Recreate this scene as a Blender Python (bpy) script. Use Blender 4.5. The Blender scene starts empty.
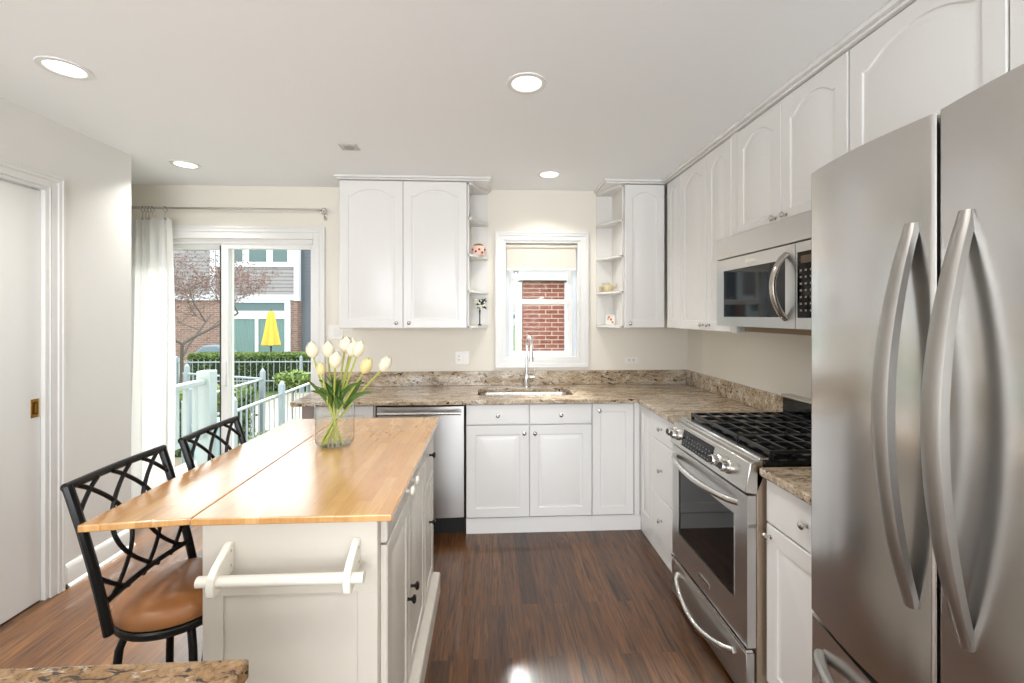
import bpy, bmesh, math, random
from mathutils import Vector, Matrix
random.seed(7)
R = math.radians
PI = math.pi
scene = bpy.context.scene
col = scene.collection

# ------------------------------------------------------------------ camera, light, exposure
HC, YAW, F, CY = 1.4835, 0.0513, 439.4, 315.5
cd = bpy.data.cameras.new('camera'); cam = bpy.data.objects.new('camera', cd); col.objects.link(cam)
cd.sensor_width = 36; cd.lens = F / 1024 * 36; cd.clip_start = 0.02; cd.clip_end = 300
cd.shift_y = -(341.5 - CY) / 1024
cam.location = (0, 0, HC); cam.rotation_euler = (PI / 2, 0, -YAW)
scene.camera = cam
vs = scene.view_settings
vs.view_transform = 'Standard'; vs.look = 'None'; vs.gamma = 1; vs.use_curve_mapping = False
vs.exposure = 0.36

world = bpy.data.worlds.new('sky'); scene.world = world; world.use_nodes = True
wn = world.node_tree; bg = wn.nodes['Background']
tc = wn.nodes.new('ShaderNodeTexCoord'); sep = wn.nodes.new('ShaderNodeSeparateXYZ')
cr = wn.nodes.new('ShaderNodeValToRGB')
wn.links.new(tc.outputs['Generated'], sep.inputs[0]); wn.links.new(sep.outputs['Z'], cr.inputs[0])
cr.color_ramp.elements[0].position = 0.08; cr.color_ramp.elements[0].color = (0.52, 0.55, 0.58, 1)
cr.color_ramp.elements[1].position = 0.3; cr.color_ramp.elements[1].color = (0.95, 0.98, 1.0, 1)
wn.links.new(cr.outputs[0], bg.inputs[0]); bg.inputs[1].default_value = 3.4

LAMP_W = 4.3
LAMP_COL = (1.0, 0.975, 0.94)
FILL_W = 124.0
def area(name, loc, rot, sx, sy, power, color, shape='RECTANGLE', spread=PI):
    l = bpy.data.lights.new(name, 'AREA'); l.shape = shape; l.size = sx
    if shape in ('RECTANGLE', 'ELLIPSE'): l.size_y = sy
    l.energy = power; l.color = color; l.spread = spread
    o = bpy.data.objects.new(name, l); col.objects.link(o); o.location = loc; o.rotation_euler = rot
    return o
sl_ = bpy.data.lights.new('sun', 'SUN'); sl_.energy = 9.0; sl_.angle = R(12); sl_.color = (1.0, .98, .95)
so_ = bpy.data.objects.new('sun', sl_); col.objects.link(so_)
so_.rotation_euler = Vector((.04, -.785, -.62)).to_track_quat('-Z', 'Y').to_euler()
# fill light added at an invented, unseen window behind the camera
area('rear_fill_light', (-0.35, -3.12, 1.25), (-PI / 2, 0, PI), 3.5, 2.1, FILL_W, (0.90, 0.95, 1.0))

# ------------------------------------------------------------------ helpers
class MB:
    def __init__(s): s.v = []; s.f = []; s.sm = []
    def add(s, vs_, fs, smooth=False):
        n = len(s.v); s.v += [tuple(p) for p in vs_]
        for f in fs: s.f.append([i + n for i in f]); s.sm.append(smooth)
        return s
    def box(s, x0, x1, y0, y1, z0, z1):
        x0, x1 = min(x0, x1), max(x0, x1); y0, y1 = min(y0, y1), max(y0, y1); z0, z1 = min(z0, z1), max(z0, z1)
        return s.add([(x0,y0,z0),(x1,y0,z0),(x1,y1,z0),(x0,y1,z0),(x0,y0,z1),(x1,y0,z1),(x1,y1,z1),(x0,y1,z1)],
              [(0,3,2,1),(4,5,6,7),(0,1,5,4),(1,2,6,5),(2,3,7,6),(3,0,4,7)])
    def prism(s, poly, a, b, axis='z', smooth=False):
        n = len(poly)
        def P(p, t):
            if axis == 'z': return (p[0], p[1], t)
            if axis == 'y': return (p[0], t, p[1])
            return (t, p[0], p[1])
        s.add([P(p, a) for p in poly] + [P(p, b) for p in poly], [list(range(n))[::-1], list(range(n, 2*n))])
        m = len(s.v) - 2*n
        for i in range(n):
            j = (i+1) % n; s.f.append([m+i, m+j, m+n+j, m+n+i]); s.sm.append(smooth)
        return s
    def tube(s, pts, r, n=10, cap=True, flat=1.0, up=None):
        pts = [Vector(p) for p in pts]; rs = r if isinstance(r, (list, tuple)) else [r]*len(pts)
        rings = []; prev = None
        for i, p in enumerate(pts):
            t = (pts[min(i+1, len(pts)-1)] - pts[max(i-1, 0)]).normalized()
            if prev is None:
                a = Vector(up) if up else (Vector((0,0,1)) if abs(t.z) < .9 else Vector((1,0,0)))
            else: a = prev
            a = (a - t*a.dot(t)).normalized(); b = t.cross(a); prev = a
            rings.append([p + (a*math.cos(2*PI*k/n)*flat + b*math.sin(2*PI*k/n))*rs[i] for k in range(n)])
        vs_ = [q for rg in rings for q in rg]; fs = []
        for i in range(len(rings)-1):
            for k in range(n):
                k2 = (k+1) % n; fs.append([i*n+k, i*n+k2, (i+1)*n+k2, (i+1)*n+k])
        s.add(vs_, fs, True)
        if cap:
            m = len(s.v) - len(vs_)
            s.f.append([m+k for k in range(n)][::-1]); s.sm.append(False)
            s.f.append([m+(len(rings)-1)*n+k for k in range(n)]); s.sm.append(False)
        return s
    def lathe(s, prof, c=(0,0,0), n=24, axis=(0,0,1), smooth=True, ang=None):
        ax = Vector(axis).normalized(); u = Vector((1,0,0)) if abs(ax.x) < .9 else Vector((0,1,0))
        u = (u - ax*u.dot(ax)).normalized(); w = ax.cross(u); c = Vector(c)
        vs_ = []; fs = []
        for (r_, z) in prof:
            for k in range(n):
                a = 2*PI*k/n; vs_.append(c + ax*z + (u*math.cos(a) + w*math.sin(a))*max(r_, 1e-5))
        for i in range(len(prof)-1):
            for k in range(n):
                k2 = (k+1) % n; fs.append([i*n+k, i*n+k2, (i+1)*n+k2, (i+1)*n+k])
        return s.add(vs_, fs, smooth)
    def sphere(s, c, rx, ry=None, rz=None, n=12, m=8):
        ry = ry or rx; rz = rz or rx
        vs_ = []; fs = []
        for i in range(m+1):
            t = PI*i/m
            for k in range(n):
                a = 2*PI*k/n
                vs_.append((c[0]+rx*math.sin(t)*math.cos(a), c[1]+ry*math.sin(t)*math.sin(a), c[2]+rz*math.cos(t)))
        for i in range(m):
            for k in range(n):
                k2 = (k+1) % n; fs.append([i*n+k, (i+1)*n+k, (i+1)*n+k2, i*n+k2])
        return s.add(vs_, fs, True)
    def xf(s, M, start=0):
        s.v = s.v[:start] + [tuple(M @ Vector(p)) for p in s.v[start:]]
        return s
    def build(s, name, mat, parent=None, bevel=0, seg=2, world=True, solid=0):
        me = bpy.data.meshes.new(name)
        off = Vector((0,0,0))
        if parent is not None and world: off = Vector(parent.get('_o', (0,0,0)))
        me.from_pydata([tuple(Vector(p)-off) for p in s.v], [], s.f)
        for p, q in zip(me.polygons, s.sm): p.use_smooth = q
        me.materials.append(mat)
        bm = bmesh.new(); bm.from_mesh(me)
        bmesh.ops.remove_doubles(bm, verts=bm.verts, dist=1e-6)
        bmesh.ops.recalc_face_normals(bm, faces=bm.faces); bm.to_mesh(me); bm.free()
        me.set_sharp_from_angle(angle=R(38))
        o = bpy.data.objects.new(name, me); col.objects.link(o)
        if parent is not None:
            o.parent = parent
            if '_o' in parent: o['_o'] = list(parent['_o'])
        if bevel:
            b = o.modifiers.new('bevel', 'BEVEL'); b.width = bevel; b.segments = seg; b.limit_method = 'ANGLE'; b.angle_limit = R(40)
        return o

def thing(name, label, cat, loc=(0,0,0), rz=0, group=None):
    o = bpy.data.objects.new(name, None); col.objects.link(o); o.empty_display_size = .05
    o.location = loc; o.rotation_euler = (0,0,rz); o['label'] = label; o['category'] = cat
    o['_o'] = list(loc)
    if group: o['group'] = group
    return o
def tag(o, label, cat, group=None, kind=None):
    o['label'] = label; o['category'] = cat
    if group: o['group'] = group
    if kind: o['kind'] = kind
    return o
def struct(o): o['kind'] = 'structure'; return o
def sroot(name, loc):
    o = bpy.data.objects.new(name, None); col.objects.link(o); o.location = loc; o['_o'] = list(loc); o['kind'] = 'structure'
    return o
def copy_tree(o, parent=None):
    c = o.copy(); col.objects.link(c); c.parent = parent
    for ch in list(o.children): copy_tree(ch, c)
    return c

# ------------------------------------------------------------------ materials
def lin(r, g, b):
    f = lambda c: (c/255/12.92) if c/255 <= .04045 else ((c/255+.055)/1.055)**2.4
    return (f(r), f(g), f(b), 1)
def mat(name, color, rough=.5, metal=0, spec=.5, coat=0, bump=0, bscale=80, var=0, vscale=3, aniso=0, sheen=0, sss=0):
    m = bpy.data.materials.new(name); m.use_nodes = True; nt = m.node_tree; b = nt.nodes['Principled BSDF']
    b.inputs['Base Color'].default_value = color; b.inputs['Roughness'].default_value = rough
    b.inputs['Metallic'].default_value = metal; b.inputs['Specular IOR Level'].default_value = spec
    b.inputs['Coat Weight'].default_value = coat; b.inputs['Coat Roughness'].default_value = .08
    tcn = nt.nodes.new('ShaderNodeTexCoord')
    if var:
        nz = nt.nodes.new('ShaderNodeTexNoise'); nz.inputs['Scale'].default_value = vscale; nz.inputs['Detail'].default_value = 4
        nt.links.new(tcn.outputs['Object'], nz.inputs['Vector'])
        mx = nt.nodes.new('ShaderNodeMix'); mx.data_type = 'RGBA'
        mx.inputs['A'].default_value = tuple(max(0, c*(1-var)) for c in color[:3]) + (1,)
        mx.inputs['B'].default_value = tuple(min(1, c*(1+var)) for c in color[:3]) + (1,)
        nt.links.new(nz.outputs['Fac'], mx.inputs['Factor']); nt.links.new(mx.outputs['Result'], b.inputs['Base Color'])
    if bump:
        nz = nt.nodes.new('ShaderNodeTexNoise'); nz.inputs['Scale'].default_value = bscale; nz.inputs['Detail'].default_value = 3
        bp_ = nt.nodes.new('ShaderNodeBump'); bp_.inputs['Strength'].default_value = bump; bp_.inputs['Distance'].default_value = .002
        nt.links.new(tcn.outputs['Object'], nz.inputs['Vector'])
        nt.links.new(nz.outputs['Fac'], bp_.inputs['Height']); nt.links.new(bp_.outputs[0], b.inputs['Normal'])
    return m
def ramp(nt, fac, stops):
    r = nt.nodes.new('ShaderNodeValToRGB'); e = r.color_ramp.elements
    e[0].position, e[0].color = stops[0]; e[1].position, e[1].color = stops[1]
    for p, c in stops[2:]:
        x = e.new(p); x.color = c
    nt.links.new(fac, r.inputs[0]); return r.outputs[0]
def mapping(nt, scale=(1,1,1), rot=(0,0,0), loc=(0,0,0), coord='Object'):
    t = nt.nodes.new('ShaderNodeTexCoord'); m = nt.nodes.new('ShaderNodeMapping')
    m.inputs['Scale'].default_value = scale; m.inputs['Rotation'].default_value = rot; m.inputs['Location'].default_value = loc
    nt.links.new(t.outputs[coord], m.inputs[0]); return m.outputs[0]
def noise(nt, vec, scale, detail=4, rough=.5, dist=0):
    n = nt.nodes.new('ShaderNodeTexNoise'); n.inputs['Scale'].default_value = scale; n.inputs['Detail'].default_value = detail
    n.inputs['Roughness'].default_value = rough; n.inputs['Distortion'].default_value = dist
    nt.links.new(vec, n.inputs['Vector']); return n.outputs['Fac']
def mixc(nt, fac, a, b, mode='MIX'):
    m = nt.nodes.new('ShaderNodeMix'); m.data_type = 'RGBA'; m.blend_type = mode
    for k, x in (('Factor', fac), ('A', a), ('B', b)):
        if hasattr(x, 'is_linked'): nt.links.new(x, m.inputs[k])
        else: m.inputs[k].default_value = x
    return m.outputs['Result']

def plank_mat(name, cols, L, W, grain=(1, 14), rough=.3, coat=0, seam=lin(30,16,8), seamw=.0015, gstr=.6, coat_r=.1, spec=.5, knot=0, coat_ior=1.5):
    """boards run along Y"""
    m = bpy.data.materials.new(name); m.use_nodes = True; nt = m.node_tree; b = nt.nodes['Principled BSDF']
    vec = mapping(nt, rot=(0, 0, PI/2))
    br = nt.nodes.new('ShaderNodeTexBrick'); br.offset = .37; br.offset_frequency = 2
    br.inputs['Color1'].default_value = (0,0,0,1); br.inputs['Color2'].default_value = (1,1,1,1)
    br.inputs['Mortar'].default_value = (.5,.5,.5,1)
    br.inputs['Scale'].default_value = 1; br.inputs['Mortar Size'].default_value = seamw
    br.inputs['Mortar Smooth'].default_value = .3; br.inputs['Brick Width'].default_value = L; br.inputs['Row Height'].default_value = W
    nt.links.new(vec, br.inputs['Vector'])
    base = ramp(nt, br.outputs['Color'], [(0, cols[0]), (1, cols[-1])] + [((i+1)/(len(cols)-1), c) for i, c in enumerate(cols[1:-1])])
    # per board offset so the grain breaks at the seams
    off = nt.nodes.new('ShaderNodeVectorMath'); off.operation = 'MULTIPLY_ADD'
    nt.links.new(br.outputs['Color'], off.inputs[0]); off.inputs[1].default_value = (7.3, 3.1, 11.7)
    nt.links.new(mapping(nt), off.inputs[2])
    sc = nt.nodes.new('ShaderNodeVectorMath'); sc.operation = 'MULTIPLY'; sc.inputs[1].default_value = (grain[1], grain[0], 1)
    nt.links.new(off.outputs[0], sc.inputs[0])
    g1 = noise(nt, sc.outputs[0], 3.0, 8, .65, 1.2)
    g = ramp(nt, g1, [(.34, (.22,.18,.15,1)), (.60, (1.12,1.08,1.02,1)), (.46, (.70,.64,.58,1))])
    g2 = noise(nt, sc.outputs[0], 11, 4, .6, .2)
    gg = ramp(nt, g2, [(.35, (.7,.66,.62,1)), (.6, (1.0,1.0,1.0,1))])
    c1 = mixc(nt, gstr, base, g, 'MULTIPLY')
    c2 = mixc(nt, gstr*.7, c1, gg, 'MULTIPLY')
    c3 = mixc(nt, br.outputs['Fac'], c2, seam)
    nt.links.new(c3, b.inputs['Base Color'])
    b.inputs['Roughness'].default_value = rough; b.inputs['Specular IOR Level'].default_value = spec
    b.inputs['Coat Weight'].default_value = coat; b.inputs['Coat Roughness'].default_value = coat_r; b.inputs['Coat IOR'].default_value = coat_ior
    bp_ = nt.nodes.new('ShaderNodeBump'); bp_.inputs['Strength'].default_value = .12; bp_.inputs['Distance'].default_value = .002
    nt.links.new(g1, bp_.inputs['Height']); nt.links.new(bp_.outputs[0], b.inputs['Normal'])
    return m

def granite_mat(name, bc=None):
    m = bpy.data.materials.new(name); m.use_nodes = True; nt = m.node_tree; b = nt.nodes['Principled BSDF']
    v = mapping(nt, rot=(.5, .6, .7))
    vs2 = mapping(nt, scale=(1, 2.6, 2.2), rot=(.3, .7, .5))
    big = noise(nt, vs2, 6, 5, .6, .8)
    base = ramp(nt, big, bc or [(.28, lin(132,112,92)), (.72, lin(214,206,194)), (.5, lin(184,166,140))])
    fine = noise(nt, v, 95, 5, .7)
    f1 = ramp(nt, fine, [(.34, (.35,.30,.27,1)), (.58, (1.08,1.06,1.04,1)), (.44, (.8,.76,.72,1))])
    c = mixc(nt, .85, base, f1, 'MULTIPLY')
    mid = noise(nt, vs2, 24, 6, .7, .6)
    dk = ramp(nt, mid, [(.40, (1,1,1,1)), (.44, (0,0,0,1))])
    c = mixc(nt, dk, c, lin(58,46,42))
    vein = noise(nt, vs2, 13, 4, .6, 1.5)
    vk = ramp(nt, vein, [(.60, (0,0,0,1)), (.70, (.75,.75,.75,1))])
    c = mixc(nt, vk, c, lin(228,218,204))
    nt.links.new(c, b.inputs['Base Color']); b.inputs['Roughness'].default_value = .12
    b.inputs['Specular IOR Level'].default_value = .6
    return m

def steel_mat(name, color=(.70,.69,.675,1), rough=.26, vert=True, wave=.35, aniso=.5):
    m = bpy.data.materials.new(name); m.use_nodes = True; nt = m.node_tree; b = nt.nodes['Principled BSDF']
    b.inputs['Base Color'].default_value = color; b.inputs['Metallic'].default_value = 1; b.inputs['Roughness'].default_value = rough
    b.inputs['Anisotropic'].default_value = aniso; b.inputs['Anisotropic Rotation'].default_value = 0.0
    tg = nt.nodes.new('ShaderNodeTangent'); tg.direction_type = 'RADIAL'; tg.axis = 'Z'; nt.links.new(tg.outputs[0], b.inputs['Tangent'])
    v = mapping(nt, scale=(300, 300, 3) if not vert else (4, 4, 500))
    n = noise(nt, v, 1, 3, .6)
    bp_ = nt.nodes.new('ShaderNodeBump'); bp_.inputs['Strength'].default_value = wave; bp_.inputs['Distance'].default_value = .004
    wv = noise(nt, mapping(nt, scale=(5, 5, .55)), 1.0, 2, .5, .4); nt.links.new(wv, bp_.inputs['Height']); nt.links.new(bp_.outputs[0], b.inputs['Normal'])
    rr = nt.nodes.new('ShaderNodeMapRange'); rr.inputs['To Min'].default_value = rough*.96; rr.inputs['To Max'].default_value = rough*1.04
    nt.links.new(n, rr.inputs['Value']); nt.links.new(rr.outputs[0], b.inputs['Roughness'])
    return m

def pane_mat(name, tint=(.97,.985,.98,1), refl=1.0):
    m = bpy.data.materials.new(name); m.use_nodes = True; nt = m.node_tree; nt.nodes.remove(nt.nodes['Principled BSDF'])
    out = nt.nodes['Material Output']; t = nt.nodes.new('ShaderNodeBsdfTransparent'); t.inputs[0].default_value = tint
    g = nt.nodes.new('ShaderNodeBsdfGlossy'); g.inputs['Roughness'].default_value = .02
    fr = nt.nodes.new('ShaderNodeFresnel'); fr.inputs[0].default_value = 1.3
    mu = nt.nodes.new('ShaderNodeMath'); mu.operation = 'MULTIPLY'; mu.inputs[1].default_value = refl
    ge = nt.nodes.new('ShaderNodeNewGeometry'); fb = nt.nodes.new('ShaderNodeMath'); fb.operation = 'SUBTRACT'; fb.inputs[0].default_value = 1; nt.links.new(ge.outputs['Backfacing'], fb.inputs[1])
    m2 = nt.nodes.new('ShaderNodeMath'); m2.operation = 'MULTIPLY'; nt.links.new(fb.outputs[0], m2.inputs[0]); nt.links.new(mu.outputs[0], m2.inputs[1])
    mx = nt.nodes.new('ShaderNodeMixShader'); nt.links.new(fr.outputs[0], mu.inputs[0]); nt.links.new(m2.outputs[0], mx.inputs[0])
    nt.links.new(t.outputs[0], mx.inputs[1]); nt.links.new(g.outputs[0], mx.inputs[2]); nt.links.new(mx.outputs[0], out.inputs[0])
    return m

def brick_mat(name, c1, c2, mortar, bw=.215, rh=.073, axis='xz'):
    m = bpy.data.materials.new(name); m.use_nodes = True; nt = m.node_tree; b = nt.nodes['Principled BSDF']
    t = nt.nodes.new('ShaderNodeTexCoord'); s_ = nt.nodes.new('ShaderNodeSeparateXYZ'); cb = nt.nodes.new('ShaderNodeCombineXYZ')
    nt.links.new(t.outputs['Object'], s_.inputs[0])
    ad = nt.nodes.new('ShaderNodeMath'); ad.operation = 'ADD'; nt.links.new(s_.outputs['X'], ad.inputs[0]); nt.links.new(s_.outputs['Y'], ad.inputs[1])
    nt.links.new(ad.outputs[0], cb.inputs[0]); nt.links.new(s_.outputs['Z'], cb.inputs[1])
    br = nt.nodes.new('ShaderNodeTexBrick'); nt.links.new(cb.outputs[0], br.inputs['Vector'])
    br.inputs['Color1'].default_value = c1; br.inputs['Color2'].default_value = c2; br.inputs['Mortar'].default_value = mortar
    br.inputs['Scale'].default_value = 1; br.inputs['Mortar Size'].default_value = .007; br.inputs['Brick Width'].default_value = bw; br.inputs['Row Height'].default_value = rh
    n = noise(nt, t.outputs['Object'], 12, 4)
    c = mixc(nt, .5, br.outputs['Color'], ramp(nt, n, [(.3, (.6,.6,.6,1)), (.7, (1.2,1.2,1.2,1))]), 'MULTIPLY')
    nt.links.new(c, b.inputs['Base Color']); b.inputs['Roughness'].default_value = .9
    return m
def siding_mat(name, c1, pitch=.115):
    m = bpy.data.materials.new(name); m.use_nodes = True; nt = m.node_tree; b = nt.nodes['Principled BSDF']
    b.inputs['Base Color'].default_value = c1; b.inputs['Roughness'].default_value = .8
    return m

M = {}
M['wall'] = mat('wall_paint', lin(233,227,215), .75, bump=.05, bscale=300)
M['ceiling'] = mat('ceiling_paint', lin(245,246,246), .85)
M['trim'] = mat('white_trim', lin(230,229,226), .35)
M['cab'] = mat('cabinet_white', lin(230,228,225), .27, spec=.4, coat=.12)
M['cabbody'] = mat('cabinet_body_white', lin(224,221,216), .4)
M['cart'] = mat('cart_white', lin(206,199,188), .35)
M['bracket'] = mat('bracket_white', lin(236,232,220), .4)
M['floor'] = plank_mat('oak_floor', [lin(78,48,22), lin(98,62,28), lin(62,37,17), lin(112,74,36), lin(84,52,24)], .95, .083, grain=(1.0, 16), rough=.4, gstr=1.0, spec=.3, coat=.5, coat_r=.14, coat_ior=1.7, seamw=.0008, seam=lin(46,28,16))
M['butcher'] = plank_mat('butcher_block', [lin(202,142,70), lin(214,157,86), lin(208,150,78), lin(224,170,100), lin(204,145,74)], .30, .040, grain=(2, 18), rough=.22, seam=lin(190,132,76), seamw=.0004, gstr=.2, coat=1.0, coat_r=.22, coat_ior=2.4)
M['granite'] = granite_mat('granite')
M['granite_brown'] = granite_mat('granite_brown', [(.28, lin(104,78,56)), (.72, lin(172,146,114)), (.5, lin(144,114,80))])
M['steel'] = steel_mat('stainless_brushed', (.56,.55,.54,1), .28)
M['steelh'] = mat('satin_steel', (.60,.585,.56,1), .27, 1)
M['steeld'] = mat('dark_steel_side', lin(176,158,138), .35, .8)
M['chrome'] = mat('chrome', (.78,.78,.78,1), .08, 1)
M['nickel'] = mat('nickel', (.62,.60,.57,1), .18, 1)
M['fhandle'] = mat('brushed_handle', (.38,.365,.345,1), .36, 1)
M['black'] = mat('black_enamel', lin(16,16,18), .12)
M['blackglass'] = mat('black_glass', lin(8,8,10), .04, spec=.3)
M['darkgrate'] = mat('cast_iron', lin(22,22,24), .35)
M['gap'] = mat('black_gasket', lin(12,12,12), .6)
M['iron'] = mat('black_iron', lin(10,9,10), .35, spec=.35)
M['brass'] = mat('brass', lin(190,150,80), .25, 1)
M['knobblack'] = mat('black_knob', lin(18,17,16), .25)
M['plate'] = mat('white_plastic', lin(238,236,230), .3)
M['slot'] = mat('dark_slot', lin(60,55,50), .5)
M['leather'] = mat('tan_leather', lin(164,110,66), .34, bump=.15, bscale=60, var=.32, vscale=9)
M['pane'] = pane_mat('window_glass', refl=.35)
M['vaseglass'] = pane_mat('vase_glass', (.985,.99,.985,1), 3.0)
M['water'] = pane_mat('vase_water', (.985,.99,.98,1), .5)
M['shade'] = mat('shade_fabric', lin(222,214,200), .9, bump=.2, bscale=400)
M['tulip'] = mat('tulip_petal', lin(228,220,196), .5)
M['tulipy'] = mat('tulip_yellow', lin(222,206,148), .5)
M['stem'] = mat('tulip_stem', lin(166,172,78), .45)
M['leaf'] = mat('tulip_leaf', lin(72,102,40), .4, var=.3, vscale=20)
def emis(name, c, s):
    m = bpy.data.materials.new(name); m.use_nodes = True; b = m.node_tree.nodes['Principled BSDF']
    b.inputs['Base Color'].default_value = (.9,.9,.9,1); b.inputs['Emission Color'].default_value = c; b.inputs['Emission Strength'].default_value = s
    return m
M['lens'] = emis('lamp_lens', (1,.96,.88,1), 2.2)
# sheer curtain
m = bpy.data.materials.new('sheer_fabric'); m.use_nodes = True; nt = m.node_tree; nt.nodes.remove(nt.nodes['Principled BSDF'])
d_ = nt.nodes.new('ShaderNodeBsdfDiffuse'); d_.inputs[0].default_value = lin(246,245,242)
tl = nt.nodes.new('ShaderNodeBsdfTranslucent'); tl.inputs[0].default_value = lin(226,226,226)
tr = nt.nodes.new('ShaderNodeBsdfTransparent')
a_ = nt.nodes.new('ShaderNodeMixShader'); a_.inputs[0].default_value = .32
nt.links.new(d_.outputs[0], a_.inputs[1]); nt.links.new(tl.outputs[0], a_.inputs[2])
b_ = nt.nodes.new('ShaderNodeMixShader'); b_.inputs[0].default_value = .2
nt.links.new(a_.outputs[0], b_.inputs[1]); nt.links.new(tr.outputs[0], b_.inputs[2])
nt.links.new(b_.outputs[0], nt.nodes['Material Output'].inputs[0]); M['sheer'] = m

# ------------------------------------------------------------------ room shell
D, XW, H = 3.604, 1.658, 2.515
XL, YL, XA, YR = -2.31, 2.96, -3.35, -3.2
WT = .16
SX0, SX1, SZ1 = -2.78, -1.41, 2.095          # sliding door opening
KX0, KX1, KZ0, KZ1 = .115, .748, 1.125, 2.10   # kitchen window opening
f = MB().box(XA-.1, XW+.1, YR-.1, D+.001, -.1, 0); struct(f.build('floor', M['floor']))
f = MB().box(XA-.1, XW+.1, YR-.1, D+WT, H, H+.1); struct(f.build('ceiling', M['ceiling']))
w = MB()
w.box(XA, SX0, D, D+WT, 0, H); w.box(SX0, SX1, D, D+WT, SZ1, H); w.box(SX1, KX0, D, D+WT, 0, H)
w.box(KX0, KX1, D, D+WT, 0, KZ0); w.box(KX0, KX1, D, D+WT, KZ1, H); w.box(KX1, XW+.1, D, D+WT, 0, H)
struct(w.build('wall_back', M['wall']))
struct(MB().box(XW, XW+.1, YR, D, 0, H).build('wall_right', M['wall']))
PY0, PY1, PZ = 1.56, 2.428, 2.155            # pocket door opening in left wall
w = MB(); w.box(XL-.13, XL, PY1, YL, 0, H); w.box(XL-.13, XL, PY0, PY1, PZ, H); w.box(XL-.13, XL, YR, PY0, 0, H)
w.box(XA, XL-.13, YL-.13, YL, 0, H)
struct(w.build('wall_left', mat('left_wall_grey', lin(229,227,223), .75, bump=.05, bscale=300)))
struct(MB().box(XA-.1, XA, YL-.13, D+WT, 0, H).build('wall_alcove', M['wall']))
w = MB(); RX0, RX1, RZ0, RZ1 = -2.15, 1.45, .12, 2.36
w.box(XL-.13, RX0, YR-.12, YR, 0, H); w.box(RX1, XW+.1, YR-.12, YR, 0, H); w.box(RX0, RX1, YR-.12, YR, 0, RZ0); w.box(RX0, RX1, YR-.12, YR, RZ1, H)
struct(w.build('wall_rear', M['wall']))
o = sroot('added_fill_window', ((RX0+RX1)/2, YR, RZ0))  # unseen rear window added and sized to bring fill light in
fr = MB()
for x in (RX0, (RX0+RX1)/2-.03, RX1-.06): fr.box(x, x+.06, YR-.1, YR-.03, RZ0, RZ1)
fr.box(RX0, RX1, YR-.1, YR-.03, RZ0, RZ0+.06); fr.box(RX0, RX1, YR-.1, YR-.03, RZ1-.06, RZ1)
fr.build('window_frame', M['trim'], o)

# baseboards
def baseboard(name, p0, p1, nrm):
    # profile extruded between two floor points, nrm points into the room
    prof = [(0,0),(.016,0),(.016,.10),(.012,.115),(.006,.125),(0,.125)]
    sh = [(0,0),(.028,0),(.027,.008),(.022,.015),(.016,.018),(0,.018)]
    mb = MB(); d = Vector(p1)-Vector(p0)
    for pf in (prof, sh):
        n = len(pf); vs_ = []
        for e in (p0, p1):
            for (a, z) in pf: vs_.append((e[0]+nrm[0]*a, e[1]+nrm[1]*a, z))
        fs = [list(range(n))[::-1], list(range(n, 2*n))] + [[i, (i+1)%n, n+(i+1)%n, n+i] for i in range(n)]
        mb.add(vs_, fs)
    return struct(mb.build(name, M['trim']))
baseboard('baseboard_left', (XL, 2.515), (XL, YL), (1, 0))
baseboard('baseboard_back', (SX1+.11, D), (-1.262, D), (0, -1))
baseboard('baseboard_alcove', (XA, YL), (XA, D), (1, 0))
baseboard('baseboard_rear', (XL, YR), (XW, YR), (0, 1))

# casing helper: fluted flat casing around an opening, built as nested boxes
def casing(mb, plane, a0, a1, z0, z1, w, axis, sgn, bottom=False):
    # plane: coordinate of wall face; axis 'y' -> wall faces -y ; 'x' -> wall faces +x
    def bx(p, q, zz0, zz1, d0, d1):
        if axis == 'y': mb.box(p, q, plane-d1, plane-d0, zz0, zz1)
        else: mb.box(plane+d0, plane+d1, p, q, zz0, zz1)
    for (i0, i1, d) in ((0, w, .012), (w*.55, w, .02), (w*.82, w, .026)):
        bx(a0-i1, a0-i0, z0-(i1 if bottom else 0), z1+i1, 0, d); bx(a1+i0, a1+i1, z0-(i1 if bottom else 0), z1+i1, 0, d)
        bx(a0-i0, a1+i0, z1+i0, z1+i1, 0, d)
        if bottom: bx(a0-i0, a1+i0, z0-i1, z0-i0, 0, d)
# --- sliding glass door (door_1)
o = sroot('door_1', ((SX0+SX1)/2, D, 0))
c = MB(); casing(c, D, SX0, SX1, 0, SZ1, .095, 'y', -1); c.build('door_casing', M['trim'], o, bevel=.002)
fr = MB(); y0, y1 = D, D+.13
fr.box(SX0, SX0+.03, y0+.02, y1, 0, SZ1); fr.box(SX1-.015, SX1, y0+.02, y1, 0, SZ1)
fr.box(SX0+.03, SX1-.015, y0+.02, y1, SZ1-.035, SZ1); fr.box(SX0+.03, SX1-.015, y0+.001, y1, 0, .03)
fr.build('door_frame', M['trim'], o, bevel=.002)
XM = -2.145
def glass_leaf(name, a, b, yy, sr=.055):
    s = MB(); t = .06; sw = .055
    s.box(a, a+sw, yy, yy+.04, .03, SZ1-.035); s.box(b-sr, b, yy, yy+.04, .03, SZ1-.035)
    s.box(a+sw, b-sr, yy, yy+.04, .03, .03+.12); s.box(a+sw, b-sr, yy, yy+.04, SZ1-.035-t+.02, SZ1-.035)
    l = s.build(name, M['trim'], o, bevel=.003)
    MB().box(a+sw, b-sr, yy+.017, yy+.022, .15, SZ1-.035-t+.02).build('glass_pane', M['pane'], l)
    return l
glass_leaf('sliding_leaf', XM-.005, SX1-.016, D+.035, .02)
fx = glass_leaf('fixed_leaf', SX0+.03, XM+.05, D+.082)
MB().box(XM-.012, XM-.006, D+.03, D+.07, .04, SZ1-.05).build('weather_strip', M['slot'], o)
h = MB(); h.box(XM+.008, XM+.04, D+.022, D+.035, .92, 1.12); h.build('door_handle', M['trim'], o, bevel=.004)

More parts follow.
